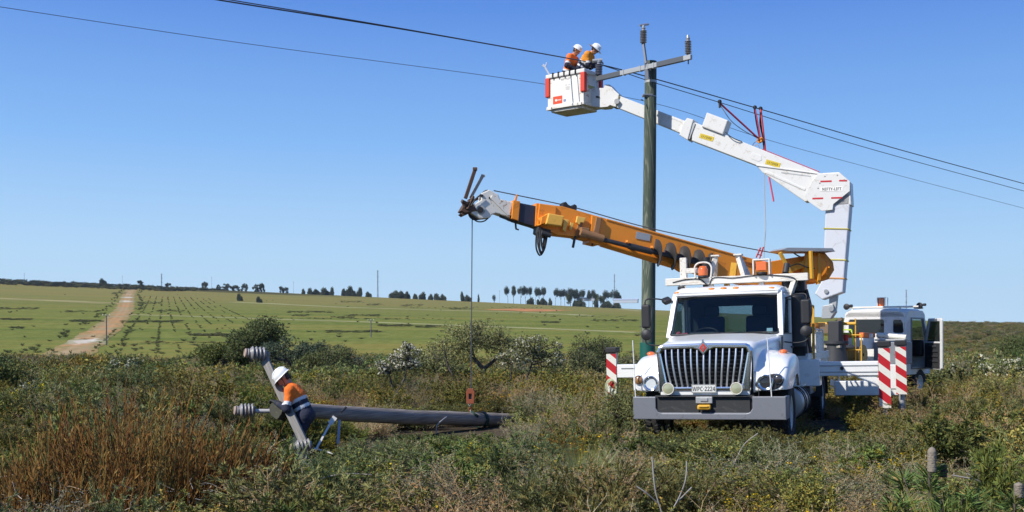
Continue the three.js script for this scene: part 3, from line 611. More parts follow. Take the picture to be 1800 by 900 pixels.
/** the point of the upright plane over A-B (moved off metres towards the camera) that lies on the bearing of a pixel */
function onPlan(px, py, A, B, off = 0) {
  const dx = B[0] - A[0], dd = B[1] - A[1], len = Math.hypot(dx, dd); let X = V(dx / len, 0, -dd / len); if (X.x < 0) X = X.negate(); const Z = X.clone().cross(V(0, 1, 0));
  const x0 = A[0] + Z.x * off, d0 = A[1] - Z.z * off, k = (px - 900) / FOCAL, s = (k * d0 - x0) / (dx - k * dd); return at(px, py, d0 + s * dd);
}
const truck = thing('crane_truck', 'white bonneted truck with chrome grille carrying the orange crane boom', 'truck', TRUCK_AT, TRUCK_TURN);
truck.rotation.z = 1.3 * Math.PI / 180; truck.updateMatrixWorld(true);
function wheel(name, parent, x, y, z, r, w, rimMat, outward) {
  const h = w / 2, tyre = lathe([[r * .56, -h * .8], [r * .62, -h], [r * .86, -h * 1.02], [r * .97, -h * .9], [r, -h * .72], [r * .985, -h * .3], [r * .985, -h * .27], [r, -h * .24], [r, h * .24], [r * .985, h * .27], [r * .985, h * .3], [r, h * .72], [r * .97, h * .9], [r * .86, h * 1.02], [r * .62, h], [r * .56, h * .8]], 40);
  const lugs = []; for (let i = 0; i < 30; i++) for (const s of [-1, 1]) lugs.push(rot(box(w * .34, .03, .055, s * w * .3, r + .008, 0, 0).applyMatrix4(new THREE.Matrix4().makeRotationY(s * .3)), (i + (s > 0 ? .5 : 0)) / 30 * 2 * Math.PI));
  const t = part(name, [rot(tyre, 0, 0, Math.PI / 2), ...lugs].map((g) => move(g, x, y, z)), M.rubber, parent);
  const rim = [rot(lathe([[.01, h * .2], [r * .16, h * .35], [r * .2, h * .1], [r * .46, -h * .05], [r * .5, h * .75], [r * .58, h * .86], [r * .58, -h * .8]], 32), 0, 0, -Math.PI / 2 * outward)];
  for (let i = 0; i < 10; i++) { const a = i / 10 * 6.283; rim.push(rot(new THREE.CylinderGeometry(.016, .016, .05, 8), 0, 0, Math.PI / 2).translate(outward * h * .15, Math.cos(a) * r * .3, Math.sin(a) * r * .3)); }
  part('rim', rim.map((g) => move(clean(g), x, y, z)), rimMat, t); return t;
}
{
  const T = truck;
  // bumper with its sunken middle
  const outline = [[-1.2, .5], [1.26, .5], [1.26, .87], [.74, .87], [.74, .68], [.70, .62], [.64, .60], [-.72, .60], [-.78, .62], [-.82, .68], [-.82, .87], [-1.2, .87]];
  const bp = part('bumper', [extrude(outline, .05, .012).translate(0, 0, -.05), box(.05, .37, .42, -1.18, .685, -.25, .015), box(.05, .37, .42, 1.24, .685, -.25, .015), box(2.3, .06, .3, .03, .53, -.2), box(1.62, .05, .16, -.04, .585, -.09, .01)], M.steel, T);
  part('recess_plate', [box(.68, .27, .02, -.46, .735, -.045, .006), box(.66, .27, .02, .37, .735, -.045, .006), box(1.6, .30, .02, -.04, .74, -.075, 0)], std(0xffffff, .85, { map: dirt([.028, .03, .032], .5, 128, 5, 20, [3, 2.8, 2.4]) }), bp);
  part('recess_plate', [extrude([[-.80, .875], [-.10, .875], [-.10, .868], [-.80, .868]], .05, .002).translate(0, 0, -.03), extrude([[.06, .875], [.70, .875], [.70, .868], [.06, .868]], .05, .002).translate(0, 0, -.03)], M.dark, bp);
  part('winch_bracket', [box(.27, .11, .09, -.02, .815, -.01, .012), box(.12, .05, .02, -.02, .825, .042, .004)], M.galv, bp);
  part('towing_hook', [box(.22, .085, .09, -.02, .70, .03, .03), box(.15, .03, .05, -.02, .715, .07, .012)], M.yellow, bp);
  // bonnet: a skin from the grille's frame to the windscreen
  const ring = (z, w, yb, ys, yt, c) => [[-w, yb], [-w * 1.005, (yb + ys) / 2], [-w, ys], [-w * .965, lerp(ys, yt, .62)], [-w * .88, yt - .012], [-w * .5, yt + c * .7], [0, yt + c], [w * .5, yt + c * .7], [w * .88, yt - .012], [w * .965, lerp(ys, yt, .62)], [w, ys], [w * 1.005, (yb + ys) / 2], [w, yb]].map(([x, y]) => V(x - .02, y, z));
  part('bonnet', [loft([ring(-.14, .765, .93, 1.58, 1.70, .01), ring(-.22, .80, .93, 1.60, 1.735, .015), ring(-.5, .82, .93, 1.63, 1.765, .02), ring(-1.1, .88, .93, 1.68, 1.81, .025), ring(-1.6, .96, .93, 1.72, 1.845, .028), ring(-1.97, 1.02, .93, 1.74, 1.865, .03)], { closed: false, crease: .9 })], M.white, T);
  // front fenders that arch over the wheels
  for (const s of [-1, 1]) {
    const arch = (z) => { const u = Math.abs(z + 1.28); return u < .66 ? Math.max(.97, .53 + Math.sqrt(.66 * .66 - u * u)) : .97; };
    const zs = [[-.16, 1.17, 1.15, 1.20], [-.20, 1.22, 1.18, 1.24], [-.32, 1.34, 1.27, 1.27], [-.5, 1.45, 1.36, 1.28], [-.62, 1.495, 1.40, 1.285], [-.75, 1.52, 1.43, 1.29], [-.95, 1.545, 1.46, 1.30], [-1.15, 1.555, 1.47, 1.305], [-1.3, 1.555, 1.47, 1.305], [-1.5, 1.54, 1.46, 1.30], [-1.7, 1.515, 1.43, 1.29], [-1.85, 1.48, 1.38, 1.28], [-1.96, 1.40, 1.30, 1.26]];
    const rings = zs.map(([z, yt, ys, xo]) => { const yb = arch(z), xi = .74 + (-z) * .09; return [[xi, yt + .10], [xi + .05, yt + .045], [lerp(xi, xo, .35), yt + .012], [lerp(xi, xo, .7), yt - .015], [xo - .05, lerp(yt, ys, .45)], [xo - .01, ys], [xo, Math.max(yb, lerp(ys, yb, .5))], [xo - .005, yb], [xo - .05, yb - .004], [xo - .05, Math.max(yb + .02, ys - .08)]].map(([x, y]) => V(s * x, Math.max(y, 0), z)); });
    const front = [[.73, .955], [1.0, .945], [1.16, .965], [1.20, 1.0], [1.20, 1.16], [1.1, 1.18], [.9, 1.23], [.76, 1.27]].map(([x, y]) => [x, y]);
    const fg = extrude(s > 0 ? front : front.map(([x, y]) => [-x, y]).reverse(), .07, .015).translate(0, 0, -.225);
    const f = part('fender', [loft(s > 0 ? rings : rings.map((r) => r.slice().reverse()), { closed: false, crease: 1.0 }), fg], M.white, T);
    // lamps: a dark teardrop with a round lens and a small side lamp
    const tear = Array.from({ length: 24 }, (_, i) => { const a = i / 24 * 6.283, c = Math.cos(a), q = Math.sin(a); return [s * (.99 + .225 * c), 1.085 + (.125 + .03 * c) * q + .035 * c]; }); if (s < 0) tear.reverse();
    part('lamp_housing', extrude(tear, .09, .01).translate(0, 0, -.235), s > 0 ? M.black : M.white, f);
    const lampAt = (x, y, r, z, lens) => { const hl = part('headlight', [lathe([[r * 1.12, -.05], [r * 1.14, .0], [r * 1.04, .014], [r, .008], [r * .94, -.02], [.001, -.045]], 32)].map((g) => move(rot(g, Math.PI / 2), x, y, z)), M.chrome, f); part('lens', lathe([[r, .006], [r * .8, .022], [r * .4, .034], [.001, .038]], 28).applyMatrix4(new THREE.Matrix4().makeRotationX(Math.PI / 2)).translate(x, y, z), lens, f); return hl; };
    lampAt(s * .93, 1.08, .115, -.12, M.lensClear);
    lampAt(s * 1.13, 1.14, .07, -.13, s > 0 ? phys(lin(.05, .045, .045), .15, { clearcoat: 1 }) : phys(lin(.32, .16, .06), .2, { clearcoat: 1 }));
    part('indicator', rot(new THREE.SphereGeometry(.055, 16, 10), 0, 0, 0).scale(1.3, .75, 1).translate(s * 1.12, 1.56, -.98), M.beacon, f);
  }
  // grille: bright frame, dark mouth, upright bars
  const mouth = [[-.70, 1.62], [-.20, 1.635], [-.10, 1.60], [0, 1.53], [.06, 1.53 + .03], [.16, 1.635], [.64, 1.62], [.665, 1.55], [.56, 1.06], [.52, 1.02], [-.58, 1.02], [-.62, 1.06], [-.725, 1.55]].map(([x, y]) => [x + .01, y]);
  const mouthSym = [[-.67, 1.63], [-.17, 1.64], [-.08, 1.60], [0, 1.535], [.08, 1.60], [.17, 1.64], [.67, 1.63], [.695, 1.57], [.60, 1.08], [.55, 1.03], [-.55, 1.03], [-.60, 1.08], [-.695, 1.57]];
  const shell = [[-.76, .955], [.76, .955], [.775, 1.2], [.80, 1.60], [.76, 1.69], [.70, 1.715], [0, 1.73], [-.70, 1.715], [-.76, 1.69], [-.80, 1.60], [-.775, 1.2]].map(([x, y]) => [x * .97, y]);
  const gr = part('grille', extrude(shell, .09, .028, [mouthSym.slice().reverse()]).translate(-.03, 0, -.145), M.chrome, T);
  part('grille_back', box(1.36, .62, .02, -.03, 1.34, -.17, 0), std(lin(.008, .008, .009), .9), gr);
  for (let i = 0; i < 13; i++) {
    const u = (i - 6) / 6, xt = u * .625, xb = u * .535, top = Math.abs(u) < .1 ? 1.55 : 1.645, pts = []; for (let k = 0; k <= 6; k++) { const v = k / 6; pts.push(V(lerp(xb, xt, Math.sin(v * 1.45) / Math.sin(1.45)) - .03, lerp(1.03, top, v), -.085 + .045 * Math.sin(v * Math.PI))); }
    part('grille_bar', tube(pts, .0155, 12, 8), M.galvBar ??= phys(lin(.74, .76, .79), .3, { metalness: .8 }), gr);
  }
  for (let i = 0; i < 9; i++) part('grille_slat', box(1.28, .012, .03, -.03, 1.07 + i * .064, -.125, 0), M.dark, gr);
  const dia = (r, z, d) => extrude([[-r, 0], [0, -r * 1.2], [r, 0], [0, r * 1.2]], d, .006).translate(-.03, 1.655, z);
  part('emblem_frame', [dia(.095, -.065, .03), box(.03, .06, .03, -.03, 1.76, -.05, .008)], M.chrome, gr); part('emblem', dia(.062, -.036, .012), M.red, gr); part('emblem_mark', [box(.05, .009, .004, -.03, 1.655, -.022, 0), box(.009, .055, .004, -.03, 1.655, -.0225, 0), box(.03, .008, .004, -.03, 1.68, -.022, 0), box(.03, .008, .004, -.03, 1.63, -.022, 0)], M.chrome, gr);
  part('lower_apron', box(1.45, .10, .08, -.03, .935, -.12, .02), M.white, T);
  const plate = canvasTex(512, 176, (c, w, h) => { c.fillStyle = '#d8d8d2'; c.fillRect(0, 0, w, h); c.strokeStyle = '#1a1a1e'; c.lineWidth = 10; c.strokeRect(9, 9, w - 18, h - 18); c.fillStyle = '#14141a'; c.font = 'bold 118px sans-serif'; c.textAlign = 'center'; c.textBaseline = 'middle'; c.save(); c.translate(w / 2, h / 2 + 6); c.scale(.86, 1.12); c.fillText('WPC·2224', 0, 0); c.restore(); });
  part('number_plate', [sheet(V(-.035, .995, -.055), V(.40, 0, 0), V(0, .137, 0), .006)], std(0xffffff, .45, { map: plate }), T);
  for (const x of [-.60, .50]) {
    const l = part('driving_light', lathe([[.001, -.09], [.06, -.08], [.095, -.02], [.10, .02], [.092, .03], [.085, .015], [.001, .0]], 28).applyMatrix4(new THREE.Matrix4().makeRotationX(Math.PI / 2)).translate(x, 1.0, .02), M.whiteOld, T);
    part('lens', lathe([[.087, .018], [.06, .03], [.001, .036]], 24).applyMatrix4(new THREE.Matrix4().makeRotationX(Math.PI / 2)).translate(x, 1.0, .02), phys(lin(.36, .37, .24), .12, { clearcoat: 1 }), l); part('bracket', rod(V(x, .87, -.02), V(x, .93, 0), .014), M.dark, l);
  }
  part('marker_rod', rod(V(-1.16, .86, -.02), V(-1.19, 1.80, -.03), .009, .008), std(lin(.72, .72, .70), .5), T);
  part('marker_rod', rod(V(1.04, .86, -.02), V(.99, 1.80, -.03), .009, .008), std(lin(.72, .72, .70), .5), T);
  part('aerial', rod(V(.84, .86, -.04), V(.84, 1.03, -.04), .007), M.dark, T);
  part('bonnet_vent', [box(.02, .22, .15, 1.005, 1.70, -1.78, .006)], M.black, T);
  // cab
  const roof = [-2.30, -2.36, -2.6, -3.0, -3.4, -3.52].map((z, i) => { const k = [.93, .98, 1, 1, 1, .97][i], b = [2.60, 2.565, 2.58, 2.58, 2.58, 2.6][i], t = [2.675, 2.72, 2.765, 2.775, 2.76, 2.70][i]; return [[-.98 * k, b], [-1.0 * k, b + .05], [-.97 * k, t - .05], [-.86 * k, t - .012], [-.4, t], [.4, t], [.86 * k, t - .012], [.97 * k, t - .05], [1.0 * k, b + .05], [.98 * k, b]].map(([x, y]) => V(x - .03, y, z)); });
  const cab = part('cab', [loft(roof, { capA: true, capB: true, crease: .7 }), bar(V(-1.02, 1.82, -1.98), V(-.965, 2.62, -2.40), .085, .10), bar(V(.96, 1.82, -1.98), V(.905, 2.62, -2.40), .085, .10), box(2.0, .12, .16, -.03, 1.835, -2.03, .03),
    box(1.96, 1.05, .05, -.03, 1.40, -3.5), box(1.96, .2, .05, -.03, 2.52, -3.5), box(.5, .55, .05, -.76, 2.18, -3.5), box(.5, .55, .05, .70, 2.18, -3.5), box(1.9, .05, 1.5, -.03, .93, -2.75), box(1.96, .9, .05, -.03, 1.40, -2.04), box(.06, 1.75, .14, -1.0, 1.72, -3.44, .02), box(.06, 1.75, .14, .95, 1.72, -3.44, .02)], M.white, T);
  part('rear_window', box(.92, .5, .006, -.03, 2.17, -3.5, 0), M.glass, cab); part('cab_lining', [box(1.86, 1.0, .02, -.03, 1.42, -3.46, 0), box(.45, .5, .02, -.70, 2.17, -3.46, 0), box(.45, .5, .02, .64, 2.17, -3.46, 0), box(1.86, .14, .02, -.03, 2.49, -3.46, 0), box(1.8, .02, .95, -.03, 2.565, -2.95, 0)], std(lin(.075, .08, .085), .9), cab);
  const ws = new THREE.PlaneGeometry(1, 1, 12, 4), wp = ws.attributes.position; for (let i = 0; i < wp.count; i++) { const u = wp.getX(i) * 2, v = wp.getY(i) + .5; wp.setXYZ(i, -.03 + u * lerp(.96, .895, v), lerp(1.875, 2.575, v), lerp(-1.96, -2.40, v) + .10 * (1 - u * u) * .9); } ws.computeVertexNormals();
  part('windscreen', ws, M.glass, cab);
  part('windscreen_seal', [tube([-1, -.5, 0, .5, 1].map((u) => V(-.03 + u * .96, 1.878, -1.955 + .09 * (1 - u * u))), .014, 16, 6), tube([-1, -.5, 0, .5, 1].map((u) => V(-.03 + u * .895, 2.572, -2.395 + .09 * (1 - u * u))), .016, 16, 6), rod(V(-.99, 1.875, -1.955), V(-.925, 2.575, -2.395), .014), rod(V(.93, 1.875, -1.955), V(.865, 2.575, -2.395), .014)], M.black, cab);
  for (const [a, b] of [[-.55, .12], [.1, .75]]) part('wiper', [rod(V(a, 1.872, -1.90), V(b, 1.90, -1.875), .008), rod(V(lerp(a, b, .3), 1.895, -1.868), V(b + .1, 1.905, -1.88), .007)], M.black, cab);
  for (const [x, y] of [[-.90, 2.655], [-.27, 2.705], [-.05, 2.708], [.17, 2.705], [.80, 2.68]]) part('marker_light', new THREE.SphereGeometry(.05, 14, 8).scale(1.25, .55, .8).translate(x - .03, y, -2.35), M.amber, cab);
  part('dashboard', [box(1.8, .22, .42, -.03, 1.74, -2.26, .05), box(.5, .12, .2, -.45, 1.87, -2.28, .04)], M.dark, cab);
  part('steering_wheel', rot(new THREE.TorusGeometry(.22, .018, 10, 28), -1.0).translate(-.45, 1.88, -2.5), M.black, cab);
  for (const x of [-.48, .42]) part('seat', [box(.52, .16, .5, x, 1.45, -2.95, .05), rot(box(.5, .75, .14, 0, 0, 0, .06), -.15).translate(x, 1.85, -3.22), box(.28, .2, .1, x, 2.32, -3.3, .04)], std(lin(.035, .045, .06), .9), cab);
  part('red_cloth', [rot(box(.2, .05, .1, 0, 0, 0, .02), .2, .3, .1).translate(-.80, 1.88, -2.1), rot(box(.1, .07, .08, 0, 0, 0, .03), .2, .9, .3).translate(-.88, 1.90, -2.12)], std(lin(.5, .10, .12), .8), cab);
  part('windscreen_sticker', sheet(V(.77, 1.93, -1.99), V(.10, 0, 0), V(0, .075, -.04), .002), std(lin(.42, .62, .70), .6), cab);
  for (const s of [-1, 1]) {
    const o = [[2.03, .86], [2.03, 1.84], [2.44, 2.585], [3.38, 2.585], [3.38, .86]], hole = [[2.16, 1.90], [2.50, 2.50], [3.26, 2.50], [3.26, 1.86], [2.16, 1.86]], x = s > 0 ? .965 : -1.025;
    const d = part('door', [move(rot(extrude(o, .055, .012, [hole.slice().reverse()]), 0, Math.PI / 2), x - .0275, 0, 0), box(.03, .03, .9, x + s * .03, 1.15, -2.75, .012)], M.white, cab);
    const pane = extrude(hole, .006, 0); part('window', move(rot(pane, 0, Math.PI / 2), x, 0, 0), M.glass, d); part('handle', box(.03, .035, .16, x + s * .045, 1.62, -3.2, .012), M.black, d);
    part('window_seal', [bar(V(x + s * .03, 1.87, -2.16), V(x + s * .03, 1.87, -3.26), .012, .02), bar(V(x + s * .03, 1.87, -3.255), V(x + s * .03, 2.5, -3.255), .012, .02), bar(V(x + s * .03, 2.5, -3.26), V(x + s * .03, 2.5, -2.5), .012, .02), bar(V(x + s * .03, 1.88, -2.165), V(x + s * .03, 2.5, -2.505), .012, .02)], M.black, d);
    // mirrors on a tube frame
    const X = s > 0 ? 1.38 : -1.50, hx = s > 0 ? .99 : -1.05, m = part('mirror_frame', [tube([V(hx, 2.50, -2.48), V(lerp(hx, X, .6), 2.56, -2.3), V(X, 2.54, -2.22), V(X, 2.40, -2.2), V(X, 1.95, -2.2), V(X, 1.75, -2.2), V(lerp(hx, X, .6), 1.70, -2.2), V(hx, 1.72, -2.2)], .014, 40, 6)], M.black, cab);
    part('mirror', [box(.17, .44, .10, X - s * .01, 2.24, -2.2, .04)], M.black, m); part('mirror', [rot(lathe([[.001, -.05], [.09, -.04], [.105, 0], [.10, .02], [.001, .025]], 20), -Math.PI / 2).translate(X - s * .01, 1.90, -2.2)], M.black, m);
  }
  part('sun_shade_lamp', [rot(box(.16, .10, .22, 0, 0, 0, .04), .3, .5, .2).translate(-1.12, 2.52, -2.3)], M.black, cab);
  // chassis, axles, tanks
  part('chassis', [box(.1, .26, 8.4, -.45, .78, -4.6, .01), box(.1, .26, 8.4, .42, .78, -4.6, .01), box(1.9, .14, .16, 0, .52, -1.28), box(1.9, .2, .24, 0, .52, -6.85), box(.8, .5, .9, 0, .75, -1.3, .05)], M.dark, T);
  wheel('wheel', T, -1.06, .52, -1.28, .53, .30, M.whiteOld, -1); wheel('wheel', T, 1.06, .52, -1.28, .53, .30, M.whiteOld, 1);
  for (const s of [-1, 1]) for (const x of [.78, 1.10]) wheel('wheel', T, s * x, .52, -6.75, .53, .27, M.whiteOld, s);
  const tank = part('fuel_tank', [rot(lathe([[.001, -.62], [.27, -.62], [.30, -.58], [.30, .58], [.27, .62], [.001, .62]], 32), Math.PI / 2).translate(.98, .62, -3.05)], M.alu, T);
  for (const z of [-2.6, -2.85, -3.25, -3.5]) part('tank_strap', rot(new THREE.TorusGeometry(.305, .014, 6, 32)).translate(.98, .62, z), M.black, tank);
  part('step_tread', [box(.34, .03, .5, 1.10, .93, -2.75, .006), ...[0, 1, 2, 3, 4, 5].map((i) => box(.34, .035, .02, 1.10, .96, -2.55 - i * .08, 0))], M.whiteOld, T);
  part('mudguard', [rot(extrude(Array.from({ length: 15 }, (_, i) => { const a = Math.PI * (i / 14); return [.68 * Math.cos(a), .68 * Math.sin(a)]; }).concat(Array.from({ length: 15 }, (_, i) => { const a = Math.PI * (1 - i / 14); return [.64 * Math.cos(a), .64 * Math.sin(a)]; })), .62, .004), 0, Math.PI / 2).translate(.66, .55, -6.75)], M.black, T);
  part('exhaust_stack', [rod(V(.86, 1.1, -3.72), V(.86, 3.02, -3.72), .075, .075, 18), rod(V(.86, 3.02, -3.72), V(.88, 3.2, -3.80), .06, .055, 14)], M.dark, T);
  part('exhaust_stack', [rod(V(-.66, 2.6, -3.8), V(-.66, 3.40, -3.8), .075, .075, 18), rod(V(-.66, 3.05, -3.8), V(-.66, 3.25, -3.8), .09, .09, 18)], M.black, T);
  part('headboard', [box(.7, 1.3, .4, .86, 2.05, -4.1, .04), rod(V(.62, 1.4, -3.78), V(.62, 2.75, -3.78), .10, .10, 16), box(.3, .3, .3, 1.05, 2.78, -3.9, .06)], M.black, T);
  part('headboard_hose', tube([V(1.22, 2.7, -3.9), V(1.30, 2.3, -3.85), V(1.22, 1.9, -3.88), V(1.28, 1.5, -3.9)], .03, 24, 8), std(lin(.10, .06, .045), .7), T);
  part('air_cleaner', [rod(V(1.02, 1.62, -3.75), V(1.02, 2.55, -3.75), .19, .19, 22), new THREE.SphereGeometry(.19, 18, 10).scale(1, .5, 1).translate(1.02, 2.55, -3.75)], M.black, T);
  // tray, lockers, ladder, front rack
  const tray = part('tray', [box(2.4, .10, 4.6, 0, 1.28, -6.2, .01), box(2.44, .16, .06, 0, 1.36, -3.92), box(.06, .16, 4.6, 1.2, 1.40, -6.2), box(.06, .16, 4.6, -1.2, 1.40, -6.2)], M.whiteOld, T);
  part('locker', [box(.5, .62, .85, .98, 1.0, -4.55, .015)], M.steel, tray); part('locker', [box(.55, .52, 1.5, .95, 1.62, -6.3, .015), box(.57, .03, 1.54, .95, 1.895, -6.3, .008)], M.whiteOld, tray); part('locker', [box(.55, .52, 1.5, -.95, 1.62, -6.1, .015)], M.whiteOld, tray);
  part('tray_rail', [rod(V(1.18, 1.95, -5.2), V(1.18, 1.95, -7.6), .02), ...[-5.2, -6.4, -7.6].map((z) => rod(V(1.18, 1.48, z), V(1.18, 1.95, z), .018))], M.whiteOld, tray);
  part('ladder', [bar(V(1.20, .72, -4.35), V(1.20, 2.42, -4.62), .05, .035), bar(V(1.24, .72, -4.75), V(1.24, 2.42, -4.90), .05, .035), ...[0, 1, 2, 3, 4, 5].map((i) => bar(V(1.21, .80 + i * .14, -4.38), V(1.24, .80 + i * .14, -4.76), .06, .02)), rod(V(1.22, 2.42, -4.62), V(1.24, 2.42, -4.9), .018), rod(V(1.20, 1.98, -4.55), V(1.22, 1.98, -5.4), .018), rod(V(1.22, 1.45, -4.55), V(1.22, 1.98, -5.4), .016)], M.yellow, T);
  const rack = part('roof_rack', [box(2.72, .145, .12, -.07, 2.93, -3.62, .015), box(.10, 1.4, .10, -.55, 2.24, -3.66, .01), box(.10, 1.4, .10, .42, 2.24, -3.66, .01), bar(V(.92, 2.55, -3.66), V(1.05, 2.9, -3.62), .12, .09), bar(V(-.95, 2.55, -3.66), V(-1.12, 2.9, -3.62), .10, .09), box(.13, .42, .11, -1.08, 3.19, -3.66, .012), box(.30, .10, .1, -.88, 3.14, -3.66, .012)], M.whiteOld, T);
  part('rack_cable', tube([V(-1.28, 2.92, -3.555), V(-1.0, 2.97, -3.55), V(-.72, 2.95, -3.55), V(-.58, 2.83, -3.55), V(-.5, 2.97, -3.55), V(-.1, 2.96, -3.55), V(.3, 2.99, -3.55), V(.75, 2.97, -3.55), V(1.05, 2.90, -3.54), V(1.1, 2.75, -3.56)], .011, 60, 6), M.black, rack);
  for (const [x, y, sq] of [[-.68, 3.10, false], [.44, 3.12, true]]) {
    const b = part('beacon', sq ? [box(.20, .18, .14, x, y + .04, -3.56, .02)] : [lathe([[.09, 0], [.095, .12], [.07, .19], [.001, .20]], 20).translate(x, y - .08, -3.56)], M.beacon, rack);
    part('beacon_base', [lathe([[.001, 0], [.10, 0], [.10, .05], [.001, .05]], 18).translate(x, y - .12, -3.56)], M.black, b);
    part('beacon_guard', sq ? [box(.30, .03, .14, x, y + .165, -3.56), box(.03, .30, .14, x - .15, y + .03, -3.56), box(.03, .30, .14, x + .15, y + .03, -3.56)] : [tube([V(x - .15, y - .11, -3.56), V(x - .16, y + .10, -3.56), V(x - .10, y + .17, -3.56), V(x + .10, y + .17, -3.56), V(x + .16, y + .10, -3.56), V(x + .15, y - .11, -3.56)], .018, 30, 8)], M.whiteOld, b);
  }
  part('reversing_lamp', [rot(box(.14, .10, .10, 0, 0, 0, .03), .1).translate(-1.12, 2.80, -3.6), rod(V(-1.12, 2.83, -3.6), V(-1.10, 2.9, -3.6), .012)], M.black, rack);
  for (const [x0, x1] of [[-.62, -.50], [-.30, -.42].map((v) => v + .36)]) part('boom_rest', [bar(V(x0, 2.98, -3.9), V(x1, 3.42, -3.95), .09, .09), bar(V(x0 + .06, 2.98, -4.2), V(x1, 3.42, -4.0), .07, .07), box(.16, .03, .2, x1, 3.43, -3.96, .006)], M.whiteOld, rack);
  part('boom_cradle', [bar(V(-.20, 2.9, -4.0), V(-.14, 3.28, -4.0), .12, .12), box(.34, .1, .2, -.17, 2.95, -4.0), box(.1, .55, .1, -.3, 2.75, -4.0)], M.yellow, rack);
  // outriggers with striped leg covers
  const stripe = canvasTex(128, 512, (c, w, h) => { c.fillStyle = '#d9d6ca'; c.fillRect(0, 0, w, h); c.fillStyle = '#b3131c'; for (let k = -1; k < 4; k++) { const y = k * 150 + 40; c.beginPath(); c.moveTo(0, y); c.lineTo(w, y + 78); c.lineTo(w, y + 158); c.lineTo(0, y + 80); c.fill(); } c.globalAlpha = .25; c.fillStyle = '#6b5a44'; for (let i = 0; i < 60; i++) { const q = (i * 7919) % 512, r = (i * 104729) % 128; c.fillRect(r, q, 2 + (i % 9), 1 + (i % 4)); } });
  const stripeMat = std(0xffffff, .5, { map: stripe });
  const beam = part('outrigger_beam', [box(5.0, .27, .30, 0, 1.19, -3.86, .02), box(.9, .5, .42, 1.0, 1.12, -3.88, .02), box(.9, .5, .42, -1.0, 1.12, -3.88, .02), bar(V(2.15, 1.08, -3.86), V(2.52, .92, -3.86), .24, .14)], M.white, T);
  part('beam_rib', [box(2.0, .02, .012, 1.6, 1.25, -3.703, .004), box(2.0, .02, .012, 1.6, 1.13, -3.703, .004), box(1.6, .02, .012, -1.6, 1.25, -3.703, .004)], M.galv, beam); part('beam_bolt', rot(new THREE.CylinderGeometry(.035, .035, .03, 16), Math.PI / 2).translate(1.85, 1.2, -3.70), M.black, beam);
  const leg = (x, z, y0, y1) => {
    const l = part('outrigger_leg', [box(.16, y1 - y0 - .05, .16, x, (y0 + y1) / 2, z - .06, .01), rod(V(x, .12, z - .06), V(x, y0, z - .06), .06, .06, 16), box(.34, .05, .34, x, .12, z - .06, .01)], M.galv, T);
    part('striped_cover', [sheet(V(x, (y0 + y1 - .1) / 2, z + .10), V(.205, 0, 0), V(0, y1 - y0 - .1, 0), .012)], stripeMat, l); part('cap', box(.235, .11, .28, x, y1 - .02, z - .01, .02), M.black, l); return l;
  };
  leg(-2.60, -3.80, .42, 1.64); leg(2.60, -3.80, .46, 1.66); leg(2.84, -6.0, .60, 1.66);
  part('outrigger_beam', [box(1.25, .30, .26, 2.15, .72, -6.15, .02), box(.2, .5, .3, 2.66, .95, -6.15, .02)], M.white, T);
}
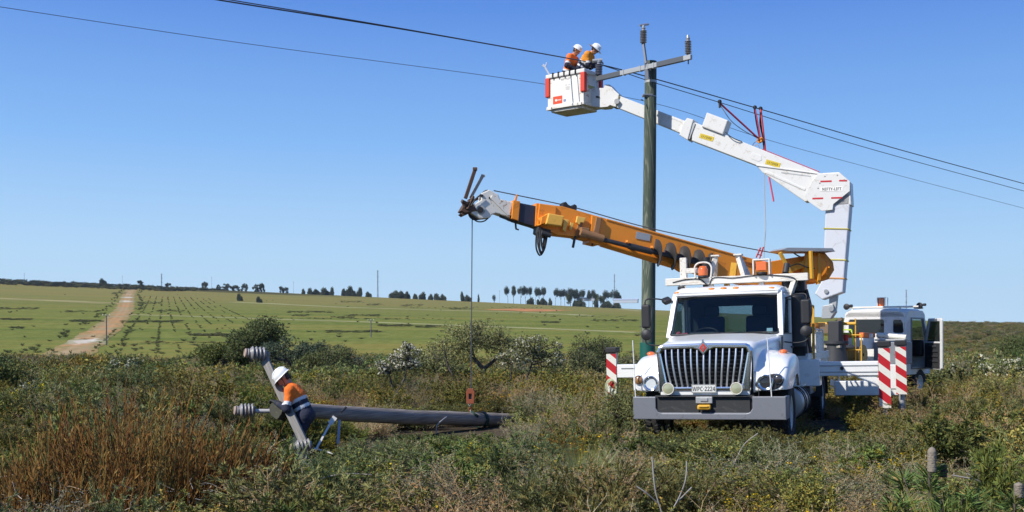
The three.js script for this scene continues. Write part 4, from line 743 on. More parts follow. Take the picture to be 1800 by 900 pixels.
// the crane: boom in the upright plane over DA-DB
const DA = [6.71, 23.6], DB = [-1.0, 21.65];
{
  const T = truck, S = (poly, t, off = 0, bv) => slab(poly, DA, DB, t, off, bv), Q = (px, py, off = 0) => onPlan(px, py, DA, DB, off);
  const foot = T.worldToLocal(Q(1415, 490));
  const col = part('crane_column', [rod(V(foot.x - .15, 1.3, foot.z), V(foot.x - .15, 2.05, foot.z), .48, .44, 28), rod(V(foot.x - .15, 2.05, foot.z), V(foot.x - .15, foot.y - .1, foot.z), .20, .19, 24), rod(V(foot.x - .15, 2.02, foot.z), V(foot.x - .15, 2.1, foot.z), .55, .55, 30)], M.orange, T);
  const boom = partW('boom', [S([[938, 359], [985, 365], [1060, 386], [1150, 410], [1300, 452], [1375, 470], [1378, 505], [1330, 506], [1250, 488], [1205, 475], [1160, 460], [1120, 447], [1060, 431], [1010, 418], [975, 414], [936, 399]], .42), S([[1034, 381], [1051, 384], [1048, 432], [1030, 428]], .50), S([[1060, 386], [1300, 452], [1300, 455], [1060, 389]], .46), S([[1060, 428], [1205, 472], [1205, 476], [1060, 432]], .46), S([[943, 360], [972, 366], [968, 412], [938, 398]], .50)], M.orange, T);
  partW('boom_root', [S([[1340, 462], [1400, 452], [1440, 446], [1454, 462], [1456, 476], [1446, 492], [1420, 500], [1372, 505]], .5), (() => { const c = Q(1432, 470, .30), n = Q(1432, 470, 1).sub(Q(1432, 470, 0)).normalize(); const g = lathe([[.001, -.05], [.30, -.05], [.33, -.02], [.33, .03], [.26, .05], [.24, .09], [.001, .10]], 36); g.applyQuaternion(new THREE.Quaternion().setFromUnitVectors(V(0, 1, 0), n)); return g.translate(c.x, c.y, c.z); })()], M.orange, boom);
  { const c = Q(1432, 470, .36), n = Q(1432, 470, 1).sub(Q(1432, 470, 0)).normalize(), u = V(0, 1, 0), s = n.clone().cross(u); for (let i = 0; i < 12; i++) { const a = i / 12 * 6.283, p = c.clone().addScaledVector(u, .29 * Math.cos(a)).addScaledVector(s, .29 * Math.sin(a)); partW('bolt', rod(p, p.clone().addScaledVector(n, .045), .022, .022, 6), M.orange, boom); } }
  partW('root_plate', [S([[1417, 442], [1425, 442], [1419, 492], [1408, 492]], .10, .40), S([[1385, 466], [1420, 456], [1420, 468], [1385, 480]], .12, .36), S([[1436, 445], [1441, 446], [1441, 498], [1436, 500]], .1, .4)], std(0xffffff, .45, { map: dirt([.74, .33, .02], .4, 128) }), boom);
  const mid = partW('boom_section', S([[904, 357], [944, 365], [941, 401], [901, 389]], .34), std(0xffffff, .5, { map: dirt([.018, .024, .05], .3, 128, 4, 20, [2.5, 2.4, 2]) }), boom);
  partW('section_collar', [S([[898, 354], [910, 356], [907, 390], [895, 386]], .42), S([[907, 342], [910, 342], [907, 357], [903, 356]], .05)], M.orange, boom);
  const tip = partW('boom_tip', [S([[857, 335], [873, 343], [876, 351], [899, 357], [893, 384], [869, 376], [862, 379], [857, 384], [841, 386], [825, 376], [828, 362], [843, 353], [844, 341]], .30, 0, .02), S([[862, 345], [895, 380], [888, 380], [858, 350]], .36)], M.whiteOld, boom);
  const wheelAt = (px, py, r, t, off, mat, nm, parent) => { const n = Q(px, py, 1).sub(Q(px, py, 0)).normalize(), c = Q(px, py, off); partW(nm, rod(c.clone().addScaledVector(n, -t / 2), c.clone().addScaledVector(n, t / 2), r, r, 24), mat, parent); };
  wheelAt(844.5, 369, .06, .40, 0, M.black, 'sheave_pin', boom); wheelAt(844.5, 369, .095, .34, 0, M.galv, 'sheave_boss', boom); wheelAt(836, 374, .155, .08, 0, M.dark, 'sheave', boom); wheelAt(861, 348, .022, .34, 0, M.black, 'tip_pin', boom); wheelAt(847, 344, .03, .34, 0, M.black, 'tip_pin', boom);
  partW('hose_loop', tube([Q(828, 380, .1), Q(838, 389, .1), Q(850, 389, .1), Q(862, 380, .1)], .014, 20, 6), M.black, boom); partW('hose_loop', tube([Q(844, 352, .1), Q(848, 340, .1), Q(856, 335, .1), Q(866, 338, .1)], .016, 20, 6), M.black, boom); partW('hose_loop', tube([Q(828, 362, .2), Q(838, 348, .2), Q(846, 342, .2)], .016, 16, 6), M.black, boom);
  // pole grab at the very tip: rusty tongs and two upright prongs
  const rust = std(0xffffff, .8, { map: dirt([.10, .055, .035], .7, 128, 5, 20, [.35, .35, .4]) }), grab = partW('pole_grab', [S([[829, 361], [836, 372], [815, 376], [807, 372], [814, 360]], .34), S([[815, 372], [823, 376], [812, 381], [807, 377]], .24), S([[812, 350], [820, 362], [816, 366], [810, 354]], .06, .16), S([[824, 350], [829, 351], [830, 366], [824, 366]], .30), bar(Q(812, 353, .22), Q(838, 366, .1), .05, .05), bar(Q(832, 345, .1), Q(822, 368, .2), .05, .05), bar(Q(840, 349, 0), Q(820, 358, .2), .04, .05)], rust, boom);
  partW('grab_prong', [bar(Q(818, 349, .1), Q(835, 298, .1), .06, .07), box(.09, .06, .09, 0, 0, 0, .01).translate(...Q(835, 297, .1).toArray())], rust, grab); partW('grab_prong', [bar(Q(827, 348, .02), Q(848, 310, .02), .055, .06), box(.08, .05, .08, 0, 0, 0, .01).translate(...Q(849, 309, .02).toArray())], std(0xffffff, .8, { map: dirt([.42, .38, .33], .8, 128, 5, 16, [.4, .3, .25]) }), grab);
  partW('tip_crank', [bar(Q(878, 380, .05), Q(906, 391, .05), .04, .04), bar(Q(906, 389, .05), Q(907, 402, .05), .035, .035), bar(Q(906, 402, .05), Q(912, 404, .05), .03, .03)], M.dark, boom);
  partW('gearbox', [S([[961, 376], [988, 381], [984, 399], [956, 395]], .30, .38, .02)], std(0xffffff, .5, { map: dirt([.86, .47, .07], .4, 128) }), boom); partW('gearbox_end', [S([[950, 382], [960, 377], [957, 393], [947, 396]], .24, .36), rod(Q(951, 388, .36), Q(946, 389, .36), .07, .06, 16)], M.orange, boom);
  partW('boom_fin', [S([[990, 385], [999, 387], [993, 408], [988, 404]], .10, .30), S([[1001, 391], [1008, 393], [1003, 405], [1000, 402]], .10, .30), S([[1014, 380], [1029, 383], [1026, 392], [1020, 391], [1018, 396], [1012, 391]], .06, .26)], std(0xffffff, .5, { map: dirt([.84, .50, .10], .4, 128) }), boom);
  partW('top_bracket', [S([[985, 372], [987, 357], [992, 356], [996, 361], [1002, 364], [1007, 360], [1011, 363], [1010, 378], [1004, 376], [986, 373]], .26), ], M.black, boom);
  for (let i = 0; i < 4; i++) partW('hydraulic_hose', tube([Q(944 + i * 2.6, 404, .2 + i * .05), Q(942 + i * 3.2, 425, .22 + i * .05), Q(943.5 + i * 3, 440 - (i % 2) * 6, .24 + i * .04), Q(949 + i * 2, 449 - i * 2.5, .24 + i * .04), Q(956 - i * .5, 440 - i * 3, .24), Q(961 - i * 1.5, 418, .22), Q(962 - i * 1.5, 407, .2)], .018, 30, 7), M.black, boom);
  partW('hose_manifold', [S([[942, 400], [964, 406], [962, 418], [950, 416], [941, 410]], .4, .1), rod(Q(952, 409, .4), Q(968, 414, .4), .05, .05, 10)], M.dark, boom);
  partW('boom_clamp', [S([[1041, 384], [1050, 386], [1043, 425], [1034, 422]], .58), S([[1011, 388], [1019, 390], [1013, 420], [1006, 416]], .5), rod(Q(1020, 408, .34), Q(1060, 420, .34), .09, .08, 14), S([[1020, 400], [1034, 402], [1031, 418], [1018, 416]], .2, .3)], std(0xffffff, .6, { map: dirt([.30, .15, .06], .6, 128, 6, 20, [.3, .3, .4]) }), boom);
  partW('hanging_strap', S([[1009, 414], [1013, 415], [1009, 436], [1005, 435]], .04, .2), M.dark, boom); partW('hanging_strap', S([[1041, 424], [1044, 425], [1042, 432], [1039, 431]], .04, .2), M.dark, boom);
  // earth auger slung along the near side
  const ax = (px) => 416.5 + (px - 1040) * .243, oA = .34; const shaft = partW('auger', [rod(Q(1042, ax(1042), oA), Q(1105, ax(1105), oA), .045, .05, 14), rod(Q(1105, ax(1105), oA), Q(1146, ax(1146), oA), .065, .065, 16), rod(Q(1146, ax(1146), oA), Q(1252, ax(1252), oA), .045, .045, 14)], M.dark, boom);
  { const a = Q(1148, ax(1148), oA), b = Q(1248, ax(1248), oA), d = b.clone().sub(a), len = d.length(); d.normalize(); const u = V(0, 1, 0).addScaledVector(d, -d.y).normalize(), s = d.clone().cross(u), pos = [], idx = [], N = 4 * 40;
    for (let i = 0; i <= N; i++) { const th = i / 40 * 2 * Math.PI, c = a.clone().addScaledVector(d, len * i / N), e = u.clone().multiplyScalar(Math.cos(th)).addScaledVector(s, Math.sin(th)); for (const r of [.04, .275]) for (const o of [0, .014]) { const p = c.clone().addScaledVector(e, r).addScaledVector(d, o); pos.push(p.x, p.y, p.z); } }
    for (let i = 0; i < N; i++) { const k = i * 4, q = (w, x, y, z) => idx.push(w, x, y, y, x, z); q(k, k + 2, k + 4, k + 6); q(k + 1, k + 5, k + 3, k + 7); q(k + 2, k + 3, k + 6, k + 7); q(k, k + 4, k + 1, k + 5); }
    const g = new THREE.BufferGeometry(); g.setAttribute('position', new THREE.Float32BufferAttribute(pos, 3)); g.setIndex(idx); partW('auger_flight', toCreasedNormals(g, .5), std(0xffffff, .55, { map: dirt([.055, .053, .055], .5, 128, 4, 16, [3, 2.8, 2.6]), metalness: .3 }), boom); }
  partW('auger_bracket', [bar(Q(1103, 432, .2), Q(1102, 424, .42), .05, .05), bar(Q(1146, 440, .2), Q(1146, 434, .44), .06, .05), S([[1186, 462], [1200, 466], [1196, 478], [1184, 470]], .2, .2)], M.orange, boom);
  partW('rating_plate', S([[1119, 407], [1144, 412], [1142, 424], [1117, 419]], .006, .222, .001), M.galv, boom);
  const txt = canvasTex(512, 64, (c, w, h) => { c.fillStyle = '#a75c14'; c.fillRect(0, 0, w, h); c.fillStyle = '#43240a'; c.font = 'bold 46px sans-serif'; c.textBaseline = 'middle'; c.fillText('4 800 P 1200KG', 30, h / 2); });
  { const a = Q(1300, 460, .222), b = Q(1336, 469, .222), r = b.clone().sub(a); partW('boom_lettering', sheet(a.clone().lerp(b, .5), r, V(0, .085, 0).addScaledVector(r, 0), .004), std(0xffffff, .5, { map: txt }), boom); }
  partW('hand_rail', [bar(Q(1335, 455, .1), Q(1342, 434, .1), .02, .03), bar(Q(1329, 453, .1), Q(1337, 435, .1), .02, .03), bar(Q(1331, 447, .1), Q(1339, 449, .1), .015, .02), bar(Q(1334, 440, .1), Q(1341, 442, .1), .015, .02)], M.red, boom);
  partW('winch_line', tube([Q(868, 335), Q(983, 358.5), Q(1011, 365), Q(1130, 398), Q(1240, 422), Q(1372, 447)], .011, 60, 6), M.cable, boom);
  // operator's seat canopy behind the cab
  const canopy = partW('seat_canopy', [slab([[1362, 441], [1372, 437], [1450, 438], [1455, 444], [1440, 444], [1372, 444]], DA, DB, .62, .30, .008)], M.galv, T);
  partW('canopy_post', bar(Q(1371, 444, .5), Q(1396, 493, .5), .08, .06), M.yellow, canopy); partW('canopy_post', bar(Q(1425, 441, .72), Q(1427, 490, .72), .09, .05), M.yellow, canopy);
  partW('control_hose', [tube([Q(1385, 470, .5), Q(1402, 464, .5), Q(1420, 470, .55), Q(1432, 472, .55)], .014, 20, 6), tube([Q(1390, 440, .2), Q(1400, 448, .2), Q(1408, 452, .2)], .016, 14, 6)], M.black, canopy);
  partW('control_seat', [S([[1385, 496], [1398, 500], [1396, 510], [1378, 508]], .4, .3)], M.black, canopy);
}
// the winch rope down to the butt of the old pole, with its hook block
const HOOK = at(828, 700, 21.6);
{
  const top = onPlan(830, 386, DA, DB), rope = thing('winch_rope', 'thin steel rope hanging from the crane tip to the hook block', 'rope', V(HOOK.x, HOOK.y, HOOK.z));
  partW('rope', rod(top, V(HOOK.x, EYE + (HORIZON - 686) * 21.6 / FOCAL, HOOK.z), .011, .011, 8), M.cable, rope);
  const b = thing('hook_block', 'rusty orange hook block on a chain above the lying pole', 'hook', V(HOOK.x, HOOK.y, HOOK.z)), P = (px, py, o = 0) => at(px, py, 21.6 - o), om = std(0xffffff, .6, { map: dirt([.30, .075, .025], .8, 128, 5, 20, [.3, .3, .35]) });
  partW('cheek_plate', [-.06, .06].map((o) => extrude([[-.075, -.14], [.075, -.14], [.085, .10], [.05, .16], [-.05, .16], [-.085, .10]], .02, .006, [[[-.03, -.05], [-.03, .06], [.03, .06], [.03, -.05]]]).translate(P(827, 697).x, P(827, 697).y, P(827, 697).z + o)), om, b);
  partW('pulley', rod(P(827, 697, -.05), P(827, 697, .05), .07, .07, 20), M.dark, b);
  for (let i = 0; i < 6; i++) { const p = P(826 + (i % 2), 711 + i * 4.2); partW('chain_link', rot(new THREE.TorusGeometry(.024, .008, 6, 14), 0, i % 2 ? Math.PI / 2 : 0, 0).scale(1, 1.35, 1).translate(p.x, p.y, p.z), i % 3 ? om : M.galv, b); }
}
// ---------------------------------------------------------------- the bucket truck behind
const lift = thing('bucket_truck', 'white crew cab truck with raised white lift boom and open passenger door', 'truck', LIFT_AT, LIFT_TURN);
const LA = [9.27, 31.3], LB = [3.14, 34.1];               // plan line of the boom
{
  const T = lift;
  // crew cab: rear wall at z = 0, nose towards -z
  const side = [[.0, .75], [0, 2.35], [.10, 2.60], [.28, 2.70], [1.30, 2.70], [1.46, 2.60], [1.72, 1.85], [1.86, 1.55], [1.90, .75]];
  const doorHole = [[.42, .95], [.42, 2.45], [1.30, 2.45], [1.55, 1.85], [1.58, .95]];
  const sideWall = (x, hole) => move(rot(extrude(side, .06, .015, hole), 0, Math.PI / 2), x, 0, 0);
  const rearHoles = [[[-.82, 2.03], [-.82, 2.38], [-.78, 2.42], [.26, 2.42], [.30, 2.38], [.30, 2.03], [.26, 1.99], [-.78, 1.99]], [[.58, 2.05], [.58, 2.36], [.61, 2.40], [.82, 2.40], [.88, 2.30], [.90, 2.05], [.86, 2.01], [.62, 2.01]]];
  const rear = [[-.97, .75], [.97, .75], [.97, 2.35], [.93, 2.56], [.82, 2.66], [-.82, 2.66], [-.93, 2.56], [-.97, 2.35]];
  const roofRing = (z, y, w) => [[-w, y - .16], [-w * .985, y - .06], [-w * .88, y], [-w * .4, y + .03], [w * .4, y + .03], [w * .88, y], [w * .985, y - .06], [w, y - .16]].map(([a, b]) => V(a, b, z));
  const cab = part('cab', [extrude(rear, .06, .02, rearHoles).translate(0, 0, -.06), sideWall(.92, [doorHole.map((p) => p)]), sideWall(-.98, []), loft([roofRing(0, 2.66, .95), roofRing(-.12, 2.72, .97), roofRing(-.6, 2.745, .98), roofRing(-1.2, 2.74, .98), roofRing(-1.42, 2.68, .96)], { capA: true, capB: true, crease: .8 }), box(1.9, .9, .05, 0, 1.2, -1.88), bar(V(-.93, 1.85, -1.70), V(-.90, 2.62, -1.42), .08, .08), bar(V(.93, 1.85, -1.70), V(.90, 2.62, -1.42), .08, .08), box(1.9, .05, 1.85, 0, .80, -.95)], M.liftWhite, T);
  part('windscreen', rot(box(1.8, .86, .006, 0, 0, 0, 0), .35).translate(0, 2.22, -1.56), M.glass, cab);
  const tint = phys(lin(.12, .14, .15), .05, { transmission: .85, thickness: 0 });
  part('rear_window', extrude(rearHoles[0], .008, 0).translate(0, 0, -.035), tint, cab); part('rear_window', extrude(rearHoles[1], .008, 0).translate(0, 0, -.035), tint, cab);
  part('door_frame', move(rot(extrude([[.36, .92], [.36, 2.48], [1.33, 2.48], [1.60, 1.86], [1.63, .92]], .07, .004, [doorHole]), 0, Math.PI / 2), .93, 0, 0), M.steel, cab);
  for (const z of [-.45, -.75]) for (const x of [-.45, .42]) part('seat', [rot(box(.5, .8, .13, 0, 0, 0, .05), .12).translate(x, 1.65, z + .1), box(.5, .15, .45, x, 1.22, z - .15, .05), box(.26, .2, .09, x, 2.12, z + .12, .04)], M.black, cab);
  part('dashboard', box(1.75, .5, .3, 0, 1.55, -1.66, .06), M.black, cab); part('steering_wheel', rot(new THREE.TorusGeometry(.2, .018, 8, 24), .9).translate(.42, 1.78, -1.42), M.black, cab);
  // the open door, swung out on its front hinge
  const door = new THREE.Group(); door.name = 'open_door'; door.position.set(.97, 0, -1.55); door.rotation.y = .8; T.add(door); tag(door, 'passenger door standing wide open');
  const leaf = [[0, .95], [.02, 1.85], [-.24, 2.46], [-1.08, 2.46], [-1.12, 2.40], [-1.12, .95], [-1.06, .90], [-.05, .90]].map(([a, b]) => [-a, b]), win = [[.12, 1.75], [.34, 2.36], [1.0, 2.36], [1.02, 1.75]];
  part('door_skin', move(rot(extrude(leaf.slice().reverse(), .07, .02, [win]), 0, -Math.PI / 2), .035, 0, 0), M.liftWhite, door); part('window', move(rot(extrude(win, .008, 0), 0, -Math.PI / 2), 0, 0, 0), tint, door);
  part('door_trim', [box(.03, .75, .95, -.05, 1.33, .56, .03), box(.06, .08, .5, -.07, 1.60, .6, .025), ...[1.15, 1.3, 1.45].map((y) => box(.03, .05, .7, -.075, y, .62, .012))], M.dark, door);
  part('mirror', [box(.10, .34, .2, .16, 2.0, .05, .04), rod(V(.02, 2.2, .03), V(.14, 2.1, .05), .012)], M.black, door);
  part('roof_bar', [rod(V(-.95, 2.80, -.10), V(1.30, 2.80, -.15), .028), box(.05, .14, .05, -.75, 2.73, -.12), box(.05, .14, .05, .75, 2.73, -.12), box(.28, .05, .05, 1.16, 2.76, -.5)], M.whiteOld, T);
  for (const [x, z] of [[-.92, -.08], [1.22, -.45]]) part('work_lamp', [lathe([[.001, -.08], [.07, -.06], [.10, .02], [.09, .05], [.001, .055]], 20).applyMatrix4(new THREE.Matrix4().makeRotationX(Math.PI / 2)).translate(x, 2.83, z), box(.1, .08, .1, x + .14, 2.86, z, .03)], M.black, T);
  const bc = part('beacon', lathe([[.09, 0], [.09, .26], [.07, .29], [.001, .29]], 20).translate(.02, 2.80, -.5), M.beacon, T); part('beacon_guard', [box(.22, .02, .16, .02, 3.10, -.5), box(.02, .30, .16, -.09, 2.95, -.5), box(.02, .30, .02, .15, 2.95, -.44), box(.02, .30, .02, .21, 2.95, -.5)], M.whiteOld, bc);
  // chassis, deck and what is fixed on it
  part('chassis', [box(.1, .25, 7.2, -.4, .75, 1.6), box(.1, .25, 7.2, .4, .75, 1.6), box(1.7, .3, .3, 0, .5, -1.1)], M.dark, T);
  for (const s of [-1, 1]) { wheel('wheel', T, s * .86, .46, -1.1, .46, .26, M.whiteOld, s); wheel('wheel', T, s * .80, .46, 3.6, .46, .40, M.whiteOld, s); }
  const deck = part('deck', [box(2.1, .12, 5.4, 0, 1.04, 2.9, .01), box(2.14, .12, .05, 0, 1.12, 5.6)], M.galv, T);
  part('locker', [box(.88, .64, .7, .84, 1.42, .62, .02)], M.steel, deck); part('white_pipe', [rod(V(.42, 1.95, .75), V(1.30, 1.88, .75), .075, .075, 18)], M.whiteOld, deck); part('pipe_rest', [box(.9, .05, .4, .84, 1.80, .68), box(.06, .18, .08, .46, 1.93, .75), box(.06, .12, .08, .7, 1.9, .75)], M.galv, deck);
  const binm = phys(lin(.78, .17, .03), .45); part('white_bin', [box(1.0, .34, .8, -.14, 1.70, 1.2, .03), box(.1, .12, .1, .42, 1.93, 1.2, .02)], M.white, deck); part('bin_lid', box(1.04, .15, .84, -.14, 1.945, 1.2, .03), binm, deck);
  part('hose_reel', [rot(lathe([[.05, -.2], [.29, -.2], [.29, -.17], [.22, -.16], [.22, .16], [.29, .17], [.29, .2], [.05, .2]], 32), 0, 0, Math.PI / 2).translate(.30, 1.38, 1.9)], std(0xffffff, .7, { map: dirt([.42, .27, .09], .6, 128, 5, 30) }), deck); part('hose_reel', [rot(lathe([[.05, -.2], [.27, -.2], [.27, -.17], [.2, -.16], [.2, .16], [.27, .17], [.27, .2], [.05, .2]], 32), 0, 0, Math.PI / 2).translate(-.25, 1.36, 1.9)], M.dark, deck);
  part('deck_rail', [rod(V(-.6, 1.95, 2.3), V(.62, 1.95, 2.3), .018), rod(V(-.6, 1.52, 2.3), V(.62, 1.52, 2.3), .018), ...[-.6, -.1, .62].map((x) => rod(V(x, 1.1, 2.3), V(x, 1.95, 2.3), .02))], M.yellow, deck);
  part('side_guard', [box(.05, .42, 4.2, 1.03, .74, 3.0, .01)], M.white, T);
  const ped = part('pedestal', [rod(V(.05, 1.1, 2.75), V(.05, 1.70, 2.75), .34, .28, 28), rod(V(.05, 1.70, 2.75), V(.05, 1.78, 2.75), .36, .36, 28), box(.34, .6, .3, .05, 2.05, 2.75, .03)], M.dark, T);
  part('platform_rail', rod(V(-.75, 2.28, 2.2), V(.42, 2.28, 2.2), .045), M.yellow, T); part('platform_rail', rod(V(.40, 1.1, 2.2), V(.40, 2.42, 2.2), .02), M.yellow, T);
  part('control_platform', [box(1.3, .07, .9, -.35, 1.62, 2.55, .01), box(.06, .5, .06, -.9, 1.36, 2.9), box(.9, .35, .4, -.5, 1.38, 2.6, .02)], std(lin(.32, .29, .24), .8), T); part('tool_box', [box(.5, .26, .3, -.35, 2.12, 2.5, .02), rot(box(.5, .10, .12, 0, 0, 0, .02), 0, 0, .5).translate(-.1, 2.3, 2.45)], std(lin(.16, .11, .07), .8), T);
  part('control_panel', box(.22, .5, .2, -.25, 1.92, 2.3, .02), std(lin(.14, .14, .15), .6), T); part('hi_vis_frame', [box(.28, .04, .06, .16, 2.10, 2.25, .01), bar(V(.30, 2.10, 2.25), V(.36, 1.66, 2.25), .045, .04), box(.2, .035, .05, .14, 1.99, 2.25, .01)], std(lin(.50, .68, .05), .7), T); part('red_canister', rod(V(.15, 1.66, 2.3), V(.15, 1.96, 2.3), .07, .07, 16), M.red, T);
  // lower arm, knuckle, boom
  const S = (poly, t, off = 0, bv = .012) => slab(poly, LA, LB, t, off, bv), Q = (px, py, off = 0) => onPlan(px, py, LA, LB, off);
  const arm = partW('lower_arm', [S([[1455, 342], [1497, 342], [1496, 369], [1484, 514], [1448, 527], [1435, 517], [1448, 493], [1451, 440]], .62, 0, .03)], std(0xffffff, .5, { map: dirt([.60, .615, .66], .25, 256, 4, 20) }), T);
  partW('arm_foot', [S([[1459, 518], [1473, 518], [1470, 548], [1458, 548]], .3), S([[1448, 538], [1466, 535], [1470, 548], [1462, 560], [1446, 560]], .5)], M.galv, arm); partW('pivot_pin', rod(Q(1452, 512, -.36), Q(1452, 512, .36), .06, .06, 16), M.galv, arm); partW('pivot_pin', rod(Q(1461, 543, -.3), Q(1461, 543, .3), .07, .07, 16), M.galv, arm);
  for (const [y, m] of [[403, std(lin(.45, .38, .06), .7)], [457, std(lin(.55, .46, .08), .7)], [489, std(lin(.62, .27, .06), .7)]]) { const xl = 1452.5 - (y - 375) * .045, xr = 1496 - (y - 369) * .083; partW('strap', S([[xl - 1, y - 1], [xr + 1, y + .2], [xr + 1, y + 2.2], [xl - 1, y + 1.2]], .66, 0, .004), m, arm); }
  const kn = partW('knuckle_plate', [S([[1437.6, 306], [1476.6, 304], [1494, 319], [1494, 336], [1465, 359], [1463.6, 369], [1445, 371], [1421.7, 355], [1414.5, 343], [1427.5, 319]], .05, .36, .008)], M.liftWhite, T);
  partW('knuckle_body', [S([[1440, 307], [1478, 305], [1497, 322], [1499, 362], [1458, 366], [1428, 350]], .62, 0, .03)], M.liftWhite, kn);
  { const dash = (x0, x1, y, dy) => S([[x0, y], [x1, y + dy], [x1, y + dy + 3], [x0, y + 3]], .004, .388, .001), rm = std(lin(.50, .02, .03), .6); for (const [a, b, y, d] of [[1442, 1462, 317.5, -.6], [1475, 1489, 316, 0], [1428, 1447, 347.5, -.5], [1461, 1480, 346.5, -.6]]) partW('reflective_strip', dash(a, b, y, d), rm, kn);
    for (const [x, y] of [[1450, 310], [1472, 308], [1484, 316], [1438, 331], [1441, 322]]) partW('rivet', rod(Q(x, y, .38), Q(x, y, .392), .022, .022, 8), M.galv, kn);
    const t = canvasTex(512, 96, (c, w, h) => { c.fillStyle = '#e6e4de'; c.fillRect(0, 0, w, h); c.fillStyle = '#15151a'; c.font = 'bold 84px sans-serif'; c.textAlign = 'center'; c.textBaseline = 'middle'; c.fillText('NIFTY-LIFT', w / 2, h / 2 + 4, w - 10); });
    const a = Q(1442, 332.5, .39), b = Q(1482, 331.5, .39); partW('lettering', sheet(a.clone().lerp(b, .5), b.clone().sub(a), V(0, .13, 0), .004), std(0xffffff, .5, { map: t }), kn); }
  const up = partW('boom', [S([[1442, 305], [1337, 263], [1222, 216], [1219, 249], [1331, 292], [1343, 305], [1417, 356], [1432, 352]], .44, 0, .02), S([[1331, 291], [1440, 306], [1440, 308], [1333, 294]], .50), S([[1347, 306], [1350, 302], [1418, 333], [1417, 337]], .48)], M.liftWhite, T);
  partW('inspection_cover', [S([[1326, 270], [1341, 276], [1342, 283], [1336, 286], [1323, 281], [1322, 275]], .46, 0, .006)], M.liftWhite, up); partW('slot', S([[1375, 304], [1428, 311], [1428, 312.5], [1376, 306]], .452, 0, .002), M.galv, up);
  partW('boom_collar', [S([[1212, 210], [1223, 213], [1213, 249], [1198, 240], [1205, 219]], .56, 0, .02)], M.liftWhite, up); partW('collar_pad', S([[1221, 217], [1226, 220], [1216, 247], [1212, 246]], .50, 0, .006), M.galv, up);
  partW('inner_boom', [S([[1222, 220], [1086, 168], [1083, 189], [1219, 244]], .34, 0, .02), S([[1167, 202], [1202, 215], [1202, 217], [1167, 204]], .36), S([[1166, 219], [1190, 229], [1190, 231], [1166, 221]], .36)], M.liftWhite, up);
  partW('valve_box', [S([[1246, 200], [1283, 214], [1274, 239], [1237, 225]], .5, .05, .03)], M.liftWhite, up); partW('cable_loop', tube([Q(1275, 232, .3), Q(1284, 240, .32), Q(1296, 246, .3), Q(1304, 249, .24)], .014, 16, 6), M.black, up);
  { const t = canvasTex(256, 64, (c, w, h) => { c.fillStyle = '#d2b62a'; c.fillRect(0, 0, w, h); c.fillStyle = '#2a2508'; c.font = 'bold 42px sans-serif'; c.textAlign = 'center'; c.textBaseline = 'middle'; c.fillText('LV COVER', w / 2, h / 2 + 2); }), m = std(0xffffff, .5, { map: t });
    for (const [x0, y0, x1, y1] of [[1230, 238, 1254, 245], [1346, 284, 1371, 291]]) { const a = Q(x0, y0, .226), b = Q(x1, y1, .226), r = b.clone().sub(a), n = V(0, 1, 0).addScaledVector(r.clone().normalize(), -r.clone().normalize().y).normalize(); partW('yellow_sticker', sheet(a.clone().lerp(b, .5), r, n.multiplyScalar(.14), .004), m, up); } }
  partW('hose_run', tube([Q(1340, 262, .1), Q(1372, 275, .1), Q(1410, 290, .1), Q(1440, 302, .15)], .012, 20, 6), M.red, up);
  partW('jib_head', [S([[1092, 168], [1084, 161], [1075, 151], [1067, 151], [1065, 157], [1034, 157], [1034, 188], [1060, 191], [1072, 190], [1076, 187], [1086, 190]], .42, 0, .012), rod(Q(1084, 178, -.3), Q(1084, 178, .3), .08, .08, 18)], M.liftWhite, up);
  partW('jib_cover', [S([[1083, 168], [1090, 166], [1093, 172], [1086, 190], [1080, 190], [1087, 178]], .40)], std(lin(.30, .26, .16), .8), up); partW('jib_bracket', S([[1052, 171], [1058, 172], [1058, 175], [1052, 174]], .5), M.dark, up);
  // bucket: near upright edge at C, long side u to the left, short side v to the back
  const C = V(2.24, 9.99, -33.8), u = V(-.78, 0, -.62).normalize(), v = V(.62, 0, -.78).normalize(), W = 1.40, D = .95, H = 1.03;
  const bk = (a, y, b) => C.clone().addScaledVector(u, a).addScaledVector(v, b).add(V(0, y, 0)), basis = new THREE.Matrix4().makeBasis(u.clone().negate(), V(0, 1, 0), v.clone().negate());
  const bb = (w, h, d, a, y, b, r = .02) => box(w, h, d, 0, 0, 0, r).applyMatrix4(basis).translate(...bk(a, y, b).toArray());
  const bucket = partW('bucket', [bb(W, H, .05, W / 2, -H / 2, .025), bb(W, H, .05, W / 2, -H / 2, D - .025), bb(.05, H, D - .1, .025, -H / 2, D / 2), bb(.05, H, D - .1, W - .025, -H / 2, D / 2), bb(W - .1, .05, D - .1, W / 2, -H + .03, D / 2), bb(W + .06, .10, D + .06, W / 2, -H - .03, D / 2, .02), bb(W * .86, .10, D * .9, W / 2, -H - .12, D / 2, .03), bb(.5, .5, .25, .25, -.72, D + .12, .03)], M.whiteOld, T);
  partW('bucket_rim', [bb(W + .12, .14, .10, W / 2, -.05, .0, .035), bb(W + .12, .14, .10, W / 2, -.05, D, .035), bb(.10, .14, D, .0, -.05, D / 2, .035), bb(.10, .14, D, W, -.05, D / 2, .035)], M.liftWhite, bucket);
  for (const [a, b] of [[0, 0], [W, 0], [0, D], [W, D]]) partW('corner_pad', [bb(.17, .62, .16, a + (a ? -.03 : .03) * .5, -.40, b + (b ? -.02 : .02), .03)], phys(lin(.62, .045, .02), .5), bucket);
  for (let i = 0; i < 5; i++) partW('rim_strap', [bb(.05, .17, .03, .28 + i * .22, -.06, -.055, .008), bb(.05, .03, .16, .28 + i * .22, .028, 0, .008)], M.black, bucket);
